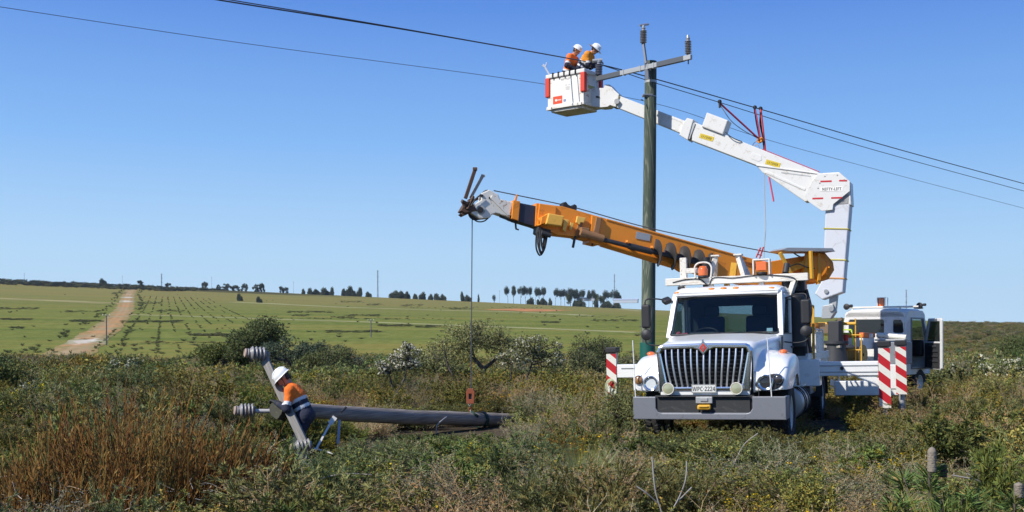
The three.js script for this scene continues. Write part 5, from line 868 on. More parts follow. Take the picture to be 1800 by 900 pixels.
  const bp = canvasTex(512, 400, (c, w, h) => { c.fillStyle = '#e2dfd8'; c.fillRect(0, 0, w, h); c.fillStyle = '#55555a'; c.font = 'bold 40px sans-serif'; c.textAlign = 'center'; c.fillText('NIFTYLIFT', 270, 44); c.fillStyle = '#77777b'; c.font = '26px sans-serif'; c.fillText('SWL 240', 300, 130); c.fillRect(262, 146, 78, 5); c.fillRect(256, 160, 90, 5); c.fillRect(266, 174, 72, 5); c.fillRect(260, 188, 80, 5); c.fillStyle = '#d8481e'; c.fillRect(22, 262, 178, 116); c.fillStyle = '#f2e8e0'; c.beginPath(); c.arc(80, 320, 18, 0, 7); c.fill(); c.font = 'bold 30px sans-serif'; c.fillText('power', 136, 330); c.fillStyle = '#23488e'; c.fillRect(222, 326, 46, 34); c.fillStyle = '#dfe5ef'; c.fillRect(228, 334, 34, 4); c.fillRect(228, 346, 34, 4); });
  partW('bucket_print', sheet(bk(W / 2, -.58, -.004), u.clone().multiplyScalar(-(W - .34)), V(0, .86, 0), .004), std(0xffffff, .5, { map: bp }), bucket);
  partW('side_sticker', sheet(bk(-.004, -.50, .42), v.clone().multiplyScalar(.36), V(0, .10, 0), .004), std(lin(.42, .36, .10), .6), bucket);
  partW('bucket_step', [bb(.24, .09, .06, .16, -H - .05, -.05, .01), bb(.2, .1, .1, W - .1, -H - .06, -.03, .02)], M.whiteOld, bucket);
}
// ---------------------------------------------------------------- poles and wires
const timber = std(0xffffff, .9, { map: mottle(256, (u, v) => { const g = tnoise(u, v * .25, 40, 2), b = tnoise(u, v, 6, 7), k = 1 + .45 * g + .3 * b; return [.20 * k, .188 * k, .172 * k]; }) });
const greenPole = std(0xffffff, .85, { map: mottle(512, (u, v) => { const streak = tnoise(u, v * .2, 26, 2), b = tnoise(u, v, 7, 7), lich = smooth(tnoise(u, v, 34, 3) + .5 * b, .10, .42), k = 1 + .5 * streak + .25 * b; return [lerp(.058 * k, .24, lich * .6), lerp(.078 * k, .25, lich * .6), lerp(.055 * k, .18, lich * .6)]; }) });
const porcelain = phys(lin(.20, .19, .19), .25, { clearcoat: .6 });
/** a post insulator from a along d: sheds, caps and a pin */
function insulator(parent, a, d, len, r, n, mat, worn) {
  const prof = [[.001, 0], [r * .55, 0]]; for (let i = 0; i < n; i++) { const y = len * (.08 + .78 * i / n), s = len * .78 / n; prof.push([r * .52, y], [r * (worn ? .9 : .98), y + s * .25], [r, y + s * .4], [r * (worn ? .80 : .56), y + s * .75]); } prof.push([r * .5, len * .9], [r * .62, len * .93], [r * .62, len], [.001, len]);
  const q = new THREE.Quaternion().setFromUnitVectors(V(0, 1, 0), d.clone().normalize()), g = lathe(prof, 22).applyQuaternion(q).translate(a.x, a.y, a.z);
  const i = partW('insulator', g, mat, parent), e = a.clone().addScaledVector(d.clone().normalize(), len);
  return [i, e];
}
{
  const base = at(1138, 690, 32.9); base.y = ground(base.x, 32.9) - .1; const top = at(1144, 108, 32.9);
  const p = thing('power_pole', 'tall green treated timber pole with steel crossarm beside the lift bucket', 'power pole', base), up = top.clone().sub(base), g = new THREE.CylinderGeometry(.176, .225, up.length(), 26, 8);
  g.applyQuaternion(new THREE.Quaternion().setFromUnitVectors(V(0, 1, 0), up.clone().normalize())).translate((base.x + top.x) / 2, (base.y + top.y) / 2, (base.z + top.z) / 2); partW('pole', g, greenPole, p);
  partW('green_wrap', rod(at(1138.4, 640, 32.9), at(1138, 602, 32.9), .232, .231, 26), std(lin(.008, .10, .075), .5), p);
  const a = at(1057, 142, 34.2), b = at(1223, 103, 31.5); a.y = b.y = 9.74; const toCam = V(-.75, 0, .66).multiplyScalar(.20);
  a.add(toCam); b.add(toCam);
  const arm = partW('crossarm', bar(a, b, .10, .14, V(0, 1, 0), .01), M.galv, p), dk = std(lin(.085, .095, .11), .5);
  const mid = (s) => a.clone().lerp(b, s); partW('arm_cover', bar(a, mid(.27), .115, .155, V(0, 1, 0), .012), dk, arm); partW('arm_cover', bar(mid(.66), mid(.93), .115, .155, V(0, 1, 0), .012), dk, arm);
  for (const s of [.48, .56, .30, .62]) partW('arm_band', bar(mid(s), mid(s + .012), .125, .165, V(0, 1, 0), 0), M.galv, arm);
  partW('pole_bracket', [bar(at(1136, 112, 32.55), at(1131, 76, 32.6), .10, .06), bar(at(1138, 140, 32.6), at(1136, 108, 32.55), .12, .06), box(.3, .05, .3, 0, 0, 0).translate(...at(1138, 168, 32.85).toArray())], M.steel, p);
  { const [i, e] = insulator(p, at(1131, 78, 32.6), V(0, 1, 0), .50, .105, 8, porcelain); partW('clamp', [rod(e, e.clone().add(V(0, .07, 0)), .05, .05, 12), rod(e.clone().add(V(-.12, .06, .03)), e.clone().add(V(.16, .12, -.03)), .035, .035, 10)], M.alu, i); }
  { const q = mid(.97).add(V(0, .07, 0)), [i, e] = insulator(p, q, V(-.02, 1, 0), .50, .10, 8, porcelain); partW('clamp', rod(e, e.clone().add(V(0, .08, 0)), .05, .04, 12), M.alu, i); partW('pin', rod(q.clone().add(V(0, -.26, 0)), q, .02, .02, 8), M.dark, i); }
  { const q = mid(.02).add(V(0, .07, 0)), [i, e] = insulator(p, q, V(.02, 1, 0), .46, .12, 7, std(lin(.16, .17, .22), .5)); partW('clamp', [rod(e, e.clone().add(V(0, .08, 0)), .06, .05, 12), rod(e.clone().add(V(-.2, .02, 0)), e.clone().add(V(.1, .05, 0)), .06, .06, 10)], M.galv, i); }
  partW('band', rod(at(1143.5, 171, 32.9), at(1143.5, 169.5, 32.9), .188, .188, 26), M.galv, p); partW('band', rod(at(1143.8, 146, 32.9), at(1143.8, 142, 32.9), .184, .184, 26), M.galv, p);
  partW('step_bolt', rod(at(1130, 176, 32.7), at(1126, 175, 32.6), .02, .02, 8), std(lin(.1, .2, .4), .5), p);
  keepClear.push([base.x, 32.9, .3]);
}
const wire = (label, pts, r) => { const c = thing('power_line', label, 'wire', pts[0]); partW('conductor', tube(pts, r, 90, 7), M.cable, c); return c; };
wire('thick upper conductor passing through the hands of the bucket crew', [at(150, -40, 24), at(385, 0, 26.8), at(700, 50, 30.2), at(985, 100, 33.9), at(1058, 114, 34.8), at(1330, 190, 40.5), at(1560, 257, 47), at(1830, 331, 56)], .019);
wire('second conductor running just below the thick one on the right', [at(370, -6, 26.6), at(700, 49, 30.1), at(1000, 103, 33.8), at(1052, 113, 34.6), at(1140, 142, 36.6), at(1265, 180, 39.5), at(1500, 253, 46), at(1830, 344, 56)], .014);
wire('thin lower conductor that crosses the sky behind the bucket', [at(-40, 6, 30), at(400, 72, 34), at(945, 146, 38.4), at(1160, 184, 41.5), at(1330, 240, 45), at(1560, 303, 51), at(1830, 374, 60)], .009);
// earthing sticks and leads clipped on the conductors
{
  const pink = std(lin(.62, .05, .10), .45), redm = std(lin(.55, .03, .03), .5), J = at(1336, 246, 40.2);
  const stick = (label, a, b, r, mat, end) => { const s = thing('earthing_stick', label, 'stick', a, 0, 'earthing sticks hung on the conductors'); partW('rod', rod(a, b, r, r, 8), mat, s); if (end) partW('clamp', [rod(a.clone().add(V(0, .1, 0)), a.clone().add(V(0, -.18, 0)), .05, .035, 8), rot(new THREE.TorusGeometry(.06, .018, 6, 14)).translate(a.x, a.y + .05, a.z)], M.dark, s); return s; };
  stick('long pink stick slanting down from the left clamp to the orange knot', at(1265, 181, 39.6), J, .035, pink, true);
  stick('pink stick clipped on the thick conductor above the orange knot', at(1327, 191, 40.4), at(1337, 246, 40.2), .035, pink, true);
  stick('red stick hanging from the thick conductor and passing behind the lift boom', at(1337, 193, 40.6), at(1345, 266, 40.2), .045, redm, true);
  stick('lower end of a pink stick showing beneath the lift boom', at(1350, 300, 40.2), at(1360, 354, 40), .03, pink, false);
  const lead = (label, pts, r, m) => { const l = thing('earthing_lead', label, 'cable', pts[0], 0, 'earthing leads on the conductors'); partW('lead', tube(pts, r, 30, 6), m, l); };
  lead('pale looped cable sagging beside the long pink stick', [at(1266, 185, 39.6), at(1285, 212, 39.7), at(1305, 228, 39.9), at(1330, 242, 40.2)], .016, M.galv);
  lead('black cable twisted beside the red hanging stick', [at(1338, 194, 40.6), at(1336, 215, 40.5), at(1340, 238, 40.3), at(1343, 262, 40.2)], .028, M.black);
  lead('dark cable loop on the left of the two middle sticks', [at(1326, 192, 40.4), at(1329, 215, 40.3), at(1334, 240, 40.3)], .016, M.dark);
  lead('pale tangle of thin cord under the orange knot', [at(1334, 246, 40.2), at(1325, 252, 40.2), at(1323, 258, 40.2), at(1331, 254, 40.1), at(1336, 262, 40.1)], .012, std(lin(.5, .3, .22), .7));
  const k = thing('orange_knot', 'small orange knot where the earthing sticks meet', 'rope knot', J); partW('knot', [new THREE.TorusKnotGeometry(.07, .035, 40, 8).translate(J.x, J.y, J.z)], std(lin(.8, .28, .03), .6), k);
  const r = thing('hand_line', 'thin pale rope hanging from the earthing leads down behind the crane boom', 'rope', at(1344, 300, 39)); partW('rope', tube([at(1344, 300, 39), at(1344, 345, 39), at(1346, 400, 39), at(1343, 445, 39), at(1343, 560, 39)], .014, 30, 6), std(lin(.5, .42, .38), .8), r);
}
// tools that stick up from the bucket
{ const s = thing('white_tool', 'white forked tool sticking up at the left end of the bucket', 'tool', at(966, 132, 34.6)); partW('shaft', [bar(at(966, 132, 34.6), at(955, 113, 34.6), .06, .05), rod(at(958, 120, 34.6), at(961, 110, 34.6), .014), rod(at(957, 118, 34.6), at(952, 115, 34.6), .012)], std(lin(.70, .72, .76), .5), s); }
// ---------------------------------------------------------------- the old pole on the ground
const OLD_A = at(486, 719, 16.75), OLD_B = at(960, 744, 24.2);
{
  const p = thing('fallen_pole', 'grey weathered timber pole lying across the scrub with its crossarm and insulators', 'power pole', OLD_A);
  const A = OLD_A, B = OLD_B, d = B.clone().sub(A), rings = []; const X = V(0, 1, 0), R = rng(5);
  for (let i = 0; i <= 26; i++) { const t = i / 26, c = A.clone().lerp(B, t).add(V(0, -.02 * Math.sin(t * 5) + .015 * n3(t * 9, 2), 0)), r = lerp(.122, .150, t) * (1 + .06 * n3(t * 14, 4)), s = V(0, 1, 0), q = d.clone().normalize().cross(s).normalize(); rings.push(Array.from({ length: 18 }, (_, k) => { const a = k / 18 * 6.283; return c.clone().addScaledVector(q, Math.cos(a) * r * (1 + .04 * n3(k * .7, t * 12))).addScaledVector(s, Math.sin(a) * r * (1 + .04 * n3(k * .7, t * 12, 5))); })); }
  const pg = loft(rings, { capA: true, capB: true, crease: .9 }); { const uv = [], pp = pg.attributes.position; for (let i = 0; i < pp.count; i++) { const w = V(pp.getX(i), pp.getY(i), pp.getZ(i)).sub(A), l = w.dot(d) / d.lengthSq(); uv.push((w.y + 1) * 1.2, l * 2.5); } pg.setAttribute('uv', new THREE.Float32BufferAttribute(uv, 2)); }
  partW('pole', pg, std(0xffffff, .92, { map: mottle(512, (u, v) => { const g = tnoise(u, v * .15, 50, 2), b = tnoise(u, v, 7, 7), k = 1 + .5 * g + .35 * b; return [.25 * k, .215 * k, .185 * k]; }) }), p);
  { const q = d.clone().normalize(); partW('shaded_mossy_head', [rod(A.clone().addScaledVector(q, -.012), A.clone().addScaledVector(q, .24), .134, .137, 20), rod(A.clone().addScaledVector(q, .02).add(V(0, -.09, .05)), A.clone().addScaledVector(q, .16).add(V(0, -.10, .05)), .06, .07, 12)], std(0xffffff, .95, { map: dirt([.055, .055, .038], .8, 128, 6, 20, [2.2, 2, 2]) }), p); }  // dark sleeve: mossy weathering, plus shade on the head put into the colour
  // its crossarm, stood up on the pole's head
  const c0 = at(463, 626, 17.35), c1 = at(541, 792, 16.25), arm = partW('crossarm', [bar(c0, c1, .125, .10, V(0, 0, 1), .015), box(.17, .10, .13, 0, 0, 0, .02).translate(c0.x + .01, c0.y + .02, c0.z)], timber, p);
  const armS = (s) => c0.clone().lerp(c1, s);
  const brown = phys(0xffffff, .4, { map: dirt([.25, .235, .23], .5, 128), clearcoat: .2 }), dirL = V(-1, .08, .35).normalize();
  const ins = (a, d, l, r) => { const [i, e] = insulator(p, a, d, l, r, 4, brown, true); partW('cap', [lathe([[.001, .0], [r * .6, 0], [r * .62, .035], [r * .42, .05], [r * .30, .02], [.001, .012]], 18).applyQuaternion(new THREE.Quaternion().setFromUnitVectors(V(0, 1, 0), d.clone().normalize())).translate(e.x, e.y, e.z)], std(0xffffff, .6, { map: dirt([.36, .27, .22], .5, 64) }), i); return i; };
  ins(c0.clone().add(V(.06, .03, .06)), V(-1, .08, .45), .30, .118); ins(at(548, 781, 16.25), V(-1, -.12, .4), .28, .10);
  const sp = ins(at(448, 722, 16.9), V(-1, .03, .35), .27, .118); partW('spindle', rod(at(448, 722.5, 16.9), at(505, 722.5, 17.0), .033, .033, 12), std(lin(.55, .52, .50), .5, { metalness: .2 }), sp);
  partW('brace', [bar(at(584, 738, 17.1), at(556, 789, 16.6), .03, .015, V(0, 0, 1), 0), bar(at(589, 733, 17.1), at(580, 745, 17.05), .08, .02, V(0, 0, 1), 0)], std(lin(.62, .60, .56), .6), p); partW('brace', bar(at(552, 788, 16.6), at(588, 798, 16.5), .035, .02), std(lin(.62, .60, .56), .6), p); partW('brace', bar(at(597, 738, 17.3), at(594, 780, 17.2), .035, .02, V(0, 0, 1), 0), std(lin(.30, .36, .50), .5, { metalness: .3 }), p); partW('bolt', rod(at(600, 724, 17.1), at(608, 716, 17.2), .02, .02, 8), M.dark, p);
  partW('tie_wire', tube([at(767, 762, 20.2), at(768, 748, 20.2), at(778, 738, 20.3), at(785, 733, 20.5)], .012, 14, 6), M.galv, p);
  const s = thing('lifting_sling', 'dark green sling round the lying pole under the hook block', 'sling', at(838, 740, 21.6)), t = 0.66, cc = A.clone().lerp(B, .685), q = d.clone().normalize(); { const g = lathe([[.162, -.055], [.172, -.05], [.172, .05], [.162, .055]], 24); g.applyQuaternion(new THREE.Quaternion().setFromUnitVectors(V(0, 1, 0), q)).translate(cc.x, cc.y, cc.z); partW('sling', [g, tube([at(829, 724, 21.5), at(834, 728, 21.45), at(840, 732, 21.5)], .03, 10, 6)], std(lin(.012, .045, .032), .8), s); }
}
// ---------------------------------------------------------------- the crew
keepClear.push([-.82, 21.1, .8], [2.05, 17.3, .5], [1.95, 16.9, .4], [-3.15, 16.5, .75], [-3.2, 15.9, .5]);
{
  const pos = V(-3.23, ground(-3.23, 16.85), -16.85), turn = -Math.PI / 2 - .1, loc = (p) => p.clone().sub(pos).applyAxisAngle(V(0, 1, 0), -turn);
  person('lineworker in white hard hat and orange and navy shirt bending over the old crossarm', pos, turn, { lean: .50, pitch: .8, yaw: .25, hipY: .93, hipZ: -.02, hands: [loc(at(486, 708, 16.75)), loc(at(487, 716, 17.1))], elbows: [V(.5, -.55, -.5), V(-.6, -.6, -.4)], feet: [V(.15, .09, -.12), V(-.17, .09, .12)], palms: [V(0, -1, .2), V(0, -1, .2)], gloves: std(lin(.03, .032, .028), .8), yoke: .30 });
}
{
  const floorY = 9.99 - .94, put = (px, d, turn, label, o) => { const x = (px - 900) / FOCAL * d, pos = V(x, floorY, -d); o.hands = o.hands.map((h) => h.clone().sub(pos).applyAxisAngle(V(0, 1, 0), -turn)); o.hands = o.hands.map((h) => h.multiplyScalar(1 / 1.12)); const p = person(label, pos, turn, o, null); p.scale.setScalar(1.12); return p; };
  put(998, 34.75, Math.PI / 2 - .5, 'left lineworker in the bucket, orange shirt, white hard hat, looking down', { bulk: .022, lean: .36, pitch: .6, hipY: .93, yaw: .2, hands: [at(1022, 118, 34.9), at(1012, 122, 34.4)], gloves: std(lin(.05, .05, .05), .8), yoke: .10, orange: [.78, .17, .025] });
  put(1021, 34.55, Math.PI / 2 - .35, 'right lineworker in the bucket leaning to the conductor, white wide brimmed hard hat', { bulk: .022, lean: .62, pitch: .7, hipY: 1.0, yaw: .1, hands: [at(1052, 112, 34.7), at(1047, 117, 34.45)], elbows: [V(.4, -.5, -.4), V(-.4, -.7, -.3)], gloves: std(lin(.35, .33, .30), .8), yoke: .24, brim: true, glasses: true, orange: [.72, .26, .02] });
}
// ---------------------------------------------------------------- trees and plants told apart one by one
{
  const spot = (px, d) => { const x = (px - 900) / FOCAL * d; return onLand(x, d); };
  const clear = (px, d, r) => keepClear.push([(px - 900) / FOCAL * d, d, r]);
  const multi = (R, n, len, r, lean) => Array.from({ length: n }, (_, i) => { const a = R() * 6.283; return [V((R() - .5) * .3, -.1, (R() - .5) * .3), V(Math.cos(a) * lean, 1, Math.sin(a) * lean), len * (.8 + .4 * R()), r]; });
  const bush = (label, px, d, seed, h, w, tone, more = {}) => { const R = rng(seed); clear(px, d, w * .25); return tree('shrub', label, spot(px, d), seed, { category: 'shrub', stems: multi(R, more.stems ?? 6, h * .42, .035 * h, w / h * .55), depth: 2, fork: [3, 3], spread: .75, ratio: .62, wander: .25, leaves: 1.7 * (more.leaves ?? 85), clump: h * .17, len: more.len ?? .10, wid: more.wid ?? .035, tone, bark: more.bark, bloom: more.bloom, flat: .8 }); };
  bush('leafy olive shrub with a pale stem at the left frame edge', 8, 30, 21, 1.75, 1.9, [.13, .15, .05], { bark: 'grey' });
  bush('tall dark rounded tree-like shrub behind the raised crossarm end', 457, 60, 22, 3.5, 2.6, [.105, .125, .048], { leaves: 90, len: .15, wid: .06 });
  bush('dark bluish shrub to the right of the tallest dark shrub', 527, 57, 23, 2.7, 3.2, [.085, .11, .068], { leaves: 90, len: .14, wid: .06 });
  bush('yellow green bush to the left of the tallest dark shrub', 385, 61, 24, 2.3, 3.0, [.13, .15, .045], { len: .14, wid: .05, leaves: 110 });
  bush('loose olive bush just behind the lineworker on the ground', 565, 45, 25, 1.9, 2.6, [.13, .145, .055], { leaves: 70 });
  bush('grey green bush between the lineworker and the white flowered shrub', 612, 48, 26, 1.7, 1.9, [.13, .13, .075], { leaves: 60 });
  bush('sparse olive bush at the left foot of the forked tree', 775, 37, 27, 1.9, 2.0, [.17, .18, .075], { leaves: 55 });
  bush('grey green bush right of the forked tree', 1015, 42, 28, 1.6, 2.2, [.14, .15, .07], { leaves: 60 });
  bush('dark leafy bush behind the left striped outrigger cover', 1062, 48, 29, 2.4, 2.0, [.10, .115, .05], { leaves: 90 });
  bush('pale bush close to the foot of the green pole', 1105, 40, 30, 1.5, 1.6, [.17, .17, .085], { leaves: 60 });
  const cream = { share: .12, size: .085, color: [.62, .60, .44] };
  bush('cream flowering bush in the scrub right of the open truck door', 1722, 44, 31, 1.5, 2.4, [.12, .135, .055], { bloom: cream, leaves: 70 });
  bush('cream flowering bush near the right frame edge', 1785, 36, 32, 1.45, 1.8, [.13, .15, .05], { bloom: cream, leaves: 70 });
  bush('dark green bush on the right frame edge', 1797, 47, 33, 2.4, 2.0, [.10, .125, .045]);
  bush('low cream flowered shrub at far left below the dirt track', 48, 29, 34, .85, .7, [.11, .13, .05], { bloom: { ...cream, share: .08 }, leaves: 40 });
  bush('small cream flowered shrub below the left paddock pole', 218, 40, 35, 1.35, .6, [.12, .14, .05], { bloom: { ...cream, share: .08 }, leaves: 40 });
  bush('leafy bush growing against the left striped outrigger cover', 1098, 19.2, 36, 1.05, 1.0, [.17, .18, .07], { leaves: 30, len: .07, wid: .02 });
  // the forked tree, its slim neighbour and the shrub full of white flowers
  clear(850, 35, .6); clear(830, 34.4, .5);
  domeTree('tree', 'open crowned heath tree with dark forked trunk behind the rope', spot(850, 35), 41, { limbs: [[[[0, -.2, 0], [.02, .5, 0], [.0, .85, 0]], .11, .085], [[[0, .8, 0], [-.22, 1.05, .05], [-.45, 1.35, 0], [-.75, 1.75, 0]], .075, .03], [[[0, .8, 0], [.25, 1.0, -.05], [.5, 1.25, .1], [.6, 1.7, 0]], .07, .028], [[[-.3, 1.15, 0], [-.35, 1.5, .1], [-.2, 1.9, .1]], .045, .02], [[[-.9, -.2, .3], [-.95, .5, .3], [-1.15, .95, .25], [-1.25, 1.4, .2]], .055, .025]],
    masses: [[-.65, 1.85, 0, .85, .42, .7, 28], [.45, 1.75, 0, .95, .40, .7, 28], [-1.35, 1.35, .1, .55, .45, .6, 14], [1.15, 1.35, 0, .6, .4, .5, 16], [-.1, 2.15, 0, .5, .22, .5, 8], [-.15, 1.6, .3, .9, .3, .4, 16]], leaves: 95, clump: .25, len: .085, wid: .030, tone: [.25, .25, .11], flat: .8 });
  clear(935, 33, .5);
  domeTree('tree', 'slim leaning heath tree right of the forked tree, cream flowers on its outer twigs', spot(915, 33), 42, { limbs: [[[[0, -.2, 0], [.12, .4, 0], [.28, .85, 0], [.42, 1.3, 0]], .05, .022], [[[-.35, -.2, .1], [-.3, .5, .1], [-.25, 1.1, .1]], .04, .018]], masses: [[.45, 1.55, 0, .7, .36, .5, 24], [-.2, 1.3, .1, .45, .35, .4, 12], [.95, 1.1, .1, .35, .4, .3, 14]], leaves: 75, clump: .2, len: .08, wid: .03, tone: [.17, .18, .075], flat: .8, bloom: { share: .10, size: .07, color: [.55, .53, .40] } });
  clear(695, 30, .4);
  domeTree('tree', 'small shrubby tree covered in white flowers behind the lying pole', spot(692, 30), 43, { limbs: [[[[0, -.2, 0], [-.03, .4, 0], [-.12, .8, 0]], .045, .02], [[[.02, -.2, 0], [.12, .35, 0], [.3, .7, 0], [.42, 1.15, 0]], .04, .016]], masses: [[-.3, 1.0, 0, .22, .16, .25, 9], [-.05, 1.28, 0, .22, .14, .25, 8], [.42, 1.42, 0, .3, .22, .3, 14], [.22, 1.0, 0, .28, .12, .25, 8], [.55, 1.1, 0, .2, .15, .2, 5]], leaves: 46, clump: .12, len: .06, wid: .026, tone: [.11, .12, .05], bloom: { share: .26, size: .055, color: [.68, .65, .52] } });
  // foreground plants
  const plant = (name, label, px, d, fill) => { const p = spot(px, d), t = thing(name, label, 'plant', p); clear(px, d, .3); fill(t, rng(Math.round(px))); return t; };
  plant('grass_tree', 'spiky yellow green grass tussock in the scrub left of the truck bumper', 1022, 11, (t) => { part('foliage', tussock(71, { n: 420, base: .07, lean: 1.15, height: .62, wid: .010, bend: .07 }).scale(1, 1.1, 1), new THREE.MeshPhysicalMaterial({ color: lin(.22, .25, .075), vertexColors: true, roughness: .5, transmission: .25 }), t); });
  plant('sedge', 'bright green sedge tussock below the lower end of the crossarm', 480, 12.5, (t) => { part('foliage', tussock(72, { n: 300, base: .18, lean: .45, height: .66, wid: .012, bend: .08 }), new THREE.MeshPhysicalMaterial({ color: lin(.14, .19, .045), vertexColors: true, roughness: .5, transmission: .25 }), t); });
  const banksia = (label, px, d, seed, h, coneH) => plant('banksia', label, px, d, (t) => {
    const R = rng(seed), L = new Leafy(), stems = [], heads = [V(0, h, 0)];
    for (let i = 0; i < 6; i++) { const a = i * 1.05 + R() * .6, r = .16 + .2 * R(); heads.push(V(Math.cos(a) * r, h * (.62 + .38 * R()), Math.sin(a) * r)); }
    for (const e of heads) { stems.push(tube([V((R() - .5) * .1, -.1, (R() - .5) * .1), V(e.x * .4, e.y * .45, e.z * .4), e], .014, 8, 6)); for (let k = 0; k < 70; k++) { const a = R() * 6.283, up = .15 + .9 * R(), dd = V(Math.cos(a), up, Math.sin(a)).normalize(), p0 = e.clone().add(V(0, -.16 * R(), 0)); L.leaf(p0, dd, perp(dd, R), .10 + .07 * R(), .013, jit(R() < .1 ? [.36, .27, .10] : [.15, .22, .06], R, .3)); L.leaf(p0.clone().addScaledVector(dd, .03), dd, perp(dd, R), .09 + .06 * R(), .011, jit([.12, .19, .06], R, .3)); } for (let k = 0; k < 14; k++) { const a = R() * 6.283, dd = V(Math.cos(a), -.1 + .3 * R(), Math.sin(a)).normalize(), p0 = e.clone().multiplyScalar(.35 + .5 * R()); p0.y = e.y * (.3 + .5 * R()); L.leaf(p0, dd, perp(dd, R), .12, .012, jit([.13, .14, .05], R, .4)); } }
    part('stem', stems, barkMats.dark, t); part('foliage', L.build(), leafMat, t);
    const prof = [[.001, -.01]]; for (let i = 0; i <= 44; i++) { const v = i / 44; prof.push([.029 * Math.sqrt(Math.max(.02, 1 - Math.max(0, (v - .78) / .22) ** 2)) * (i % 2 ? 1.06 : .95), v * coneH]); }
    const rough = (g) => { const a = g.attributes.position; for (let i = 0; i < a.count; i++) { const x = a.getX(i), y = a.getY(i), z = a.getZ(i), k = 1 + .16 * n3(x * 160, y * 110, z * 160); a.setX(i, x * k); a.setZ(i, z * k); } g.computeVertexNormals(); return g; }; prof.push([.001, coneH + .004]);
    part('cone', rough(lathe(prof, 26)).translate(-.03, h + .02, .12), std(0xffffff, .95, { map: dirt([.24, .205, .165], .9, 128, 16, 50, [.4, .38, .36]) }), t); part('cone', lathe(prof, 14).scale(.8, .55, .8).translate(.09, h - .03, .02), std(lin(.05, .045, .04), .9), t);
  });
  banksia('banksia with one tall grey cone, nearer the middle of the lower right corner', 1634, 7.6, 81, .70, .17); banksia('banksia with a short brown cone on the right frame edge', 1784, 7.4, 82, .58, .10);
  plant('flower_head', 'round dusty grey flower head low in the right foreground', 1528, 6.6, (t) => { const R = rng(83), L = new Leafy(); for (let k = 0; k < 900; k++) { const d = rdir(R, .15), p = d.clone().multiplyScalar(.06 + .03 * R()); L.leaf(p.clone().add(V(0, .40, 0)), d, perp(d, R), .05, .006, jit([.34, .29, .27], R, .3)); } part('foliage', L.build(), leafMat, t); part('stem', tube([V(0, -.1, 0), V(.02, .2, 0), V(0, .38, 0)], .012, 6, 6), barkMats.grey, t); });
  // rusty reeds over a heap of dead white stalks
  const reeds = (label, px, d, seed, n, spread, h) => plant('reed_clump', label, px, d, (t, r) => {
    const R = rng(seed), L = new Leafy(), D = new Leafy();
    const tones = [[.24, .125, .036], [.17, .078, .026], [.20, .10, .03], [.12, .11, .04], [.28, .17, .05]], spikes = Math.round(n * .34);
    for (let k = 0; k < spikes; k++) {
      const a = R() * 6.283, rr = Math.sqrt(R()), x = Math.cos(a) * rr * spread * 1.6, z = Math.sin(a) * rr * spread * .85, lump = n3(x * 2.6, z * 2.6, seed), top = h * (.30 + .38 * (1 - rr * rr) + .5 * lump);
      const p = V(x, Math.max(.02, top * (.25 + .75 * R())), z), b = V(Math.cos(a) * rr * .35 + (R() - .5) * .5 + n3(x * 4, z * 4, 3) * .5, 1, Math.sin(a) * rr * .3 + (R() - .5) * .5).normalize(), len = (.14 + .26 * R()) * (.7 + h * .5), tone = tones[Math.floor(clamp(n3(x * 3, z * 3, seed + 7) * 1.2 + .5 + (R() - .5) * .7, 0, .999) * 5)];
      L.twig(p.clone().addScaledVector(b, -.2), p.clone().addScaledVector(b, len), .0055, .002, jit(tone, R, .4));
      for (let m = 0; m < 11; m++) { const q = p.clone().addScaledVector(b, len * (-.3 + 1.25 * m / 10)), dd = b.clone().multiplyScalar(1.7).add(rdir(R)).normalize(); L.leaf(q, dd, perp(dd, R), .065, .010, jit(m < 3 ? [tone[0] * .55, tone[1] * .75, tone[2]] : tone, R, .45)); }
    }
    for (let k = 0; k < n * .26; k++) { const a = R() * 6.283, rr = Math.sqrt(R()) * spread, p = V(Math.cos(a) * rr * 1.6, .05 + .5 * R() * R(), Math.sin(a) * rr * .9 + .25); let q = p, dd = rdir(R, .05); dd.y = Math.abs(dd.y) * .35 + .05; dd.normalize(); const c = jit([.30, .265, .21], R, .55); for (let m = 0; m < 3; m++) { const e = q.clone().addScaledVector(dd, .03 + .05 * R()); D.twig(q, e, .0038 * (1 - m * .22), .0032 * (1 - m * .22), c); q = e; dd = dd.clone().add(rdir(R).multiplyScalar(.45)).add(V(0, -.2, 0)).normalize(); } }
    part('foliage', L.build(), leafMat, t); part('leaves', D.build(), twigMat, t);  // second mesh holds the dead white stalks
    for (let i = -4; i <= 4; i++) keepClear.push([t.position.x + i * spread * .33, -t.position.z, spread * .55]);
  });
  reeds('rusty brown reed clump with dead white stalks, the largest at lower left', 235, 8.8, 91, 3000, .74, 1.14);
  reeds('lower rusty reed clump at the bottom left corner', 75, 8.1, 92, 1600, .55, .66);
  reeds('small orange brown tuft at the right end of the rusty clump', 408, 9.3, 93, 600, .26, .78);
  // bare sticks
  const stick = (label, px, d, pts, r, m) => { const t = thing('dead_branch', label, 'branch', spot(px, d)); part('wood', pts.map((p) => tube(p.map(([x, y, z]) => V(x, y, z)), r, 14, 6)), m, t); };
  stick('bare grey forked branch standing in the foreground scrub', 1170, 7.2, [[[0, 0, 0], [-.02, .42, .02], [-.07, .60, .02], [-.09, .83, 0]], [[-.02, .40, .02], [.07, .52, 0], [.13, .68, .02], [.14, .80, 0]], [[-.05, .52, .02], [-.14, .60, .05], [-.2, .64, .05]], [[.07, .52, 0], [.18, .62, -.04]]], .005, barkMats.grey);
  stick('thin grey stick lying bowed over the scrub below the braces', 600, 9.6, [[[-.28, .33, 0], [-.1, .40, .02], [.1, .42, 0], [.3, .41, .03]]], .006, barkMats.grey);
  stick('pale bent twig rising in front of the truck bumper', 1300, 12, [[[-.12, .1, 0], [.05, .45, 0], [.2, .58, .02]]], .006, barkMats.grey);
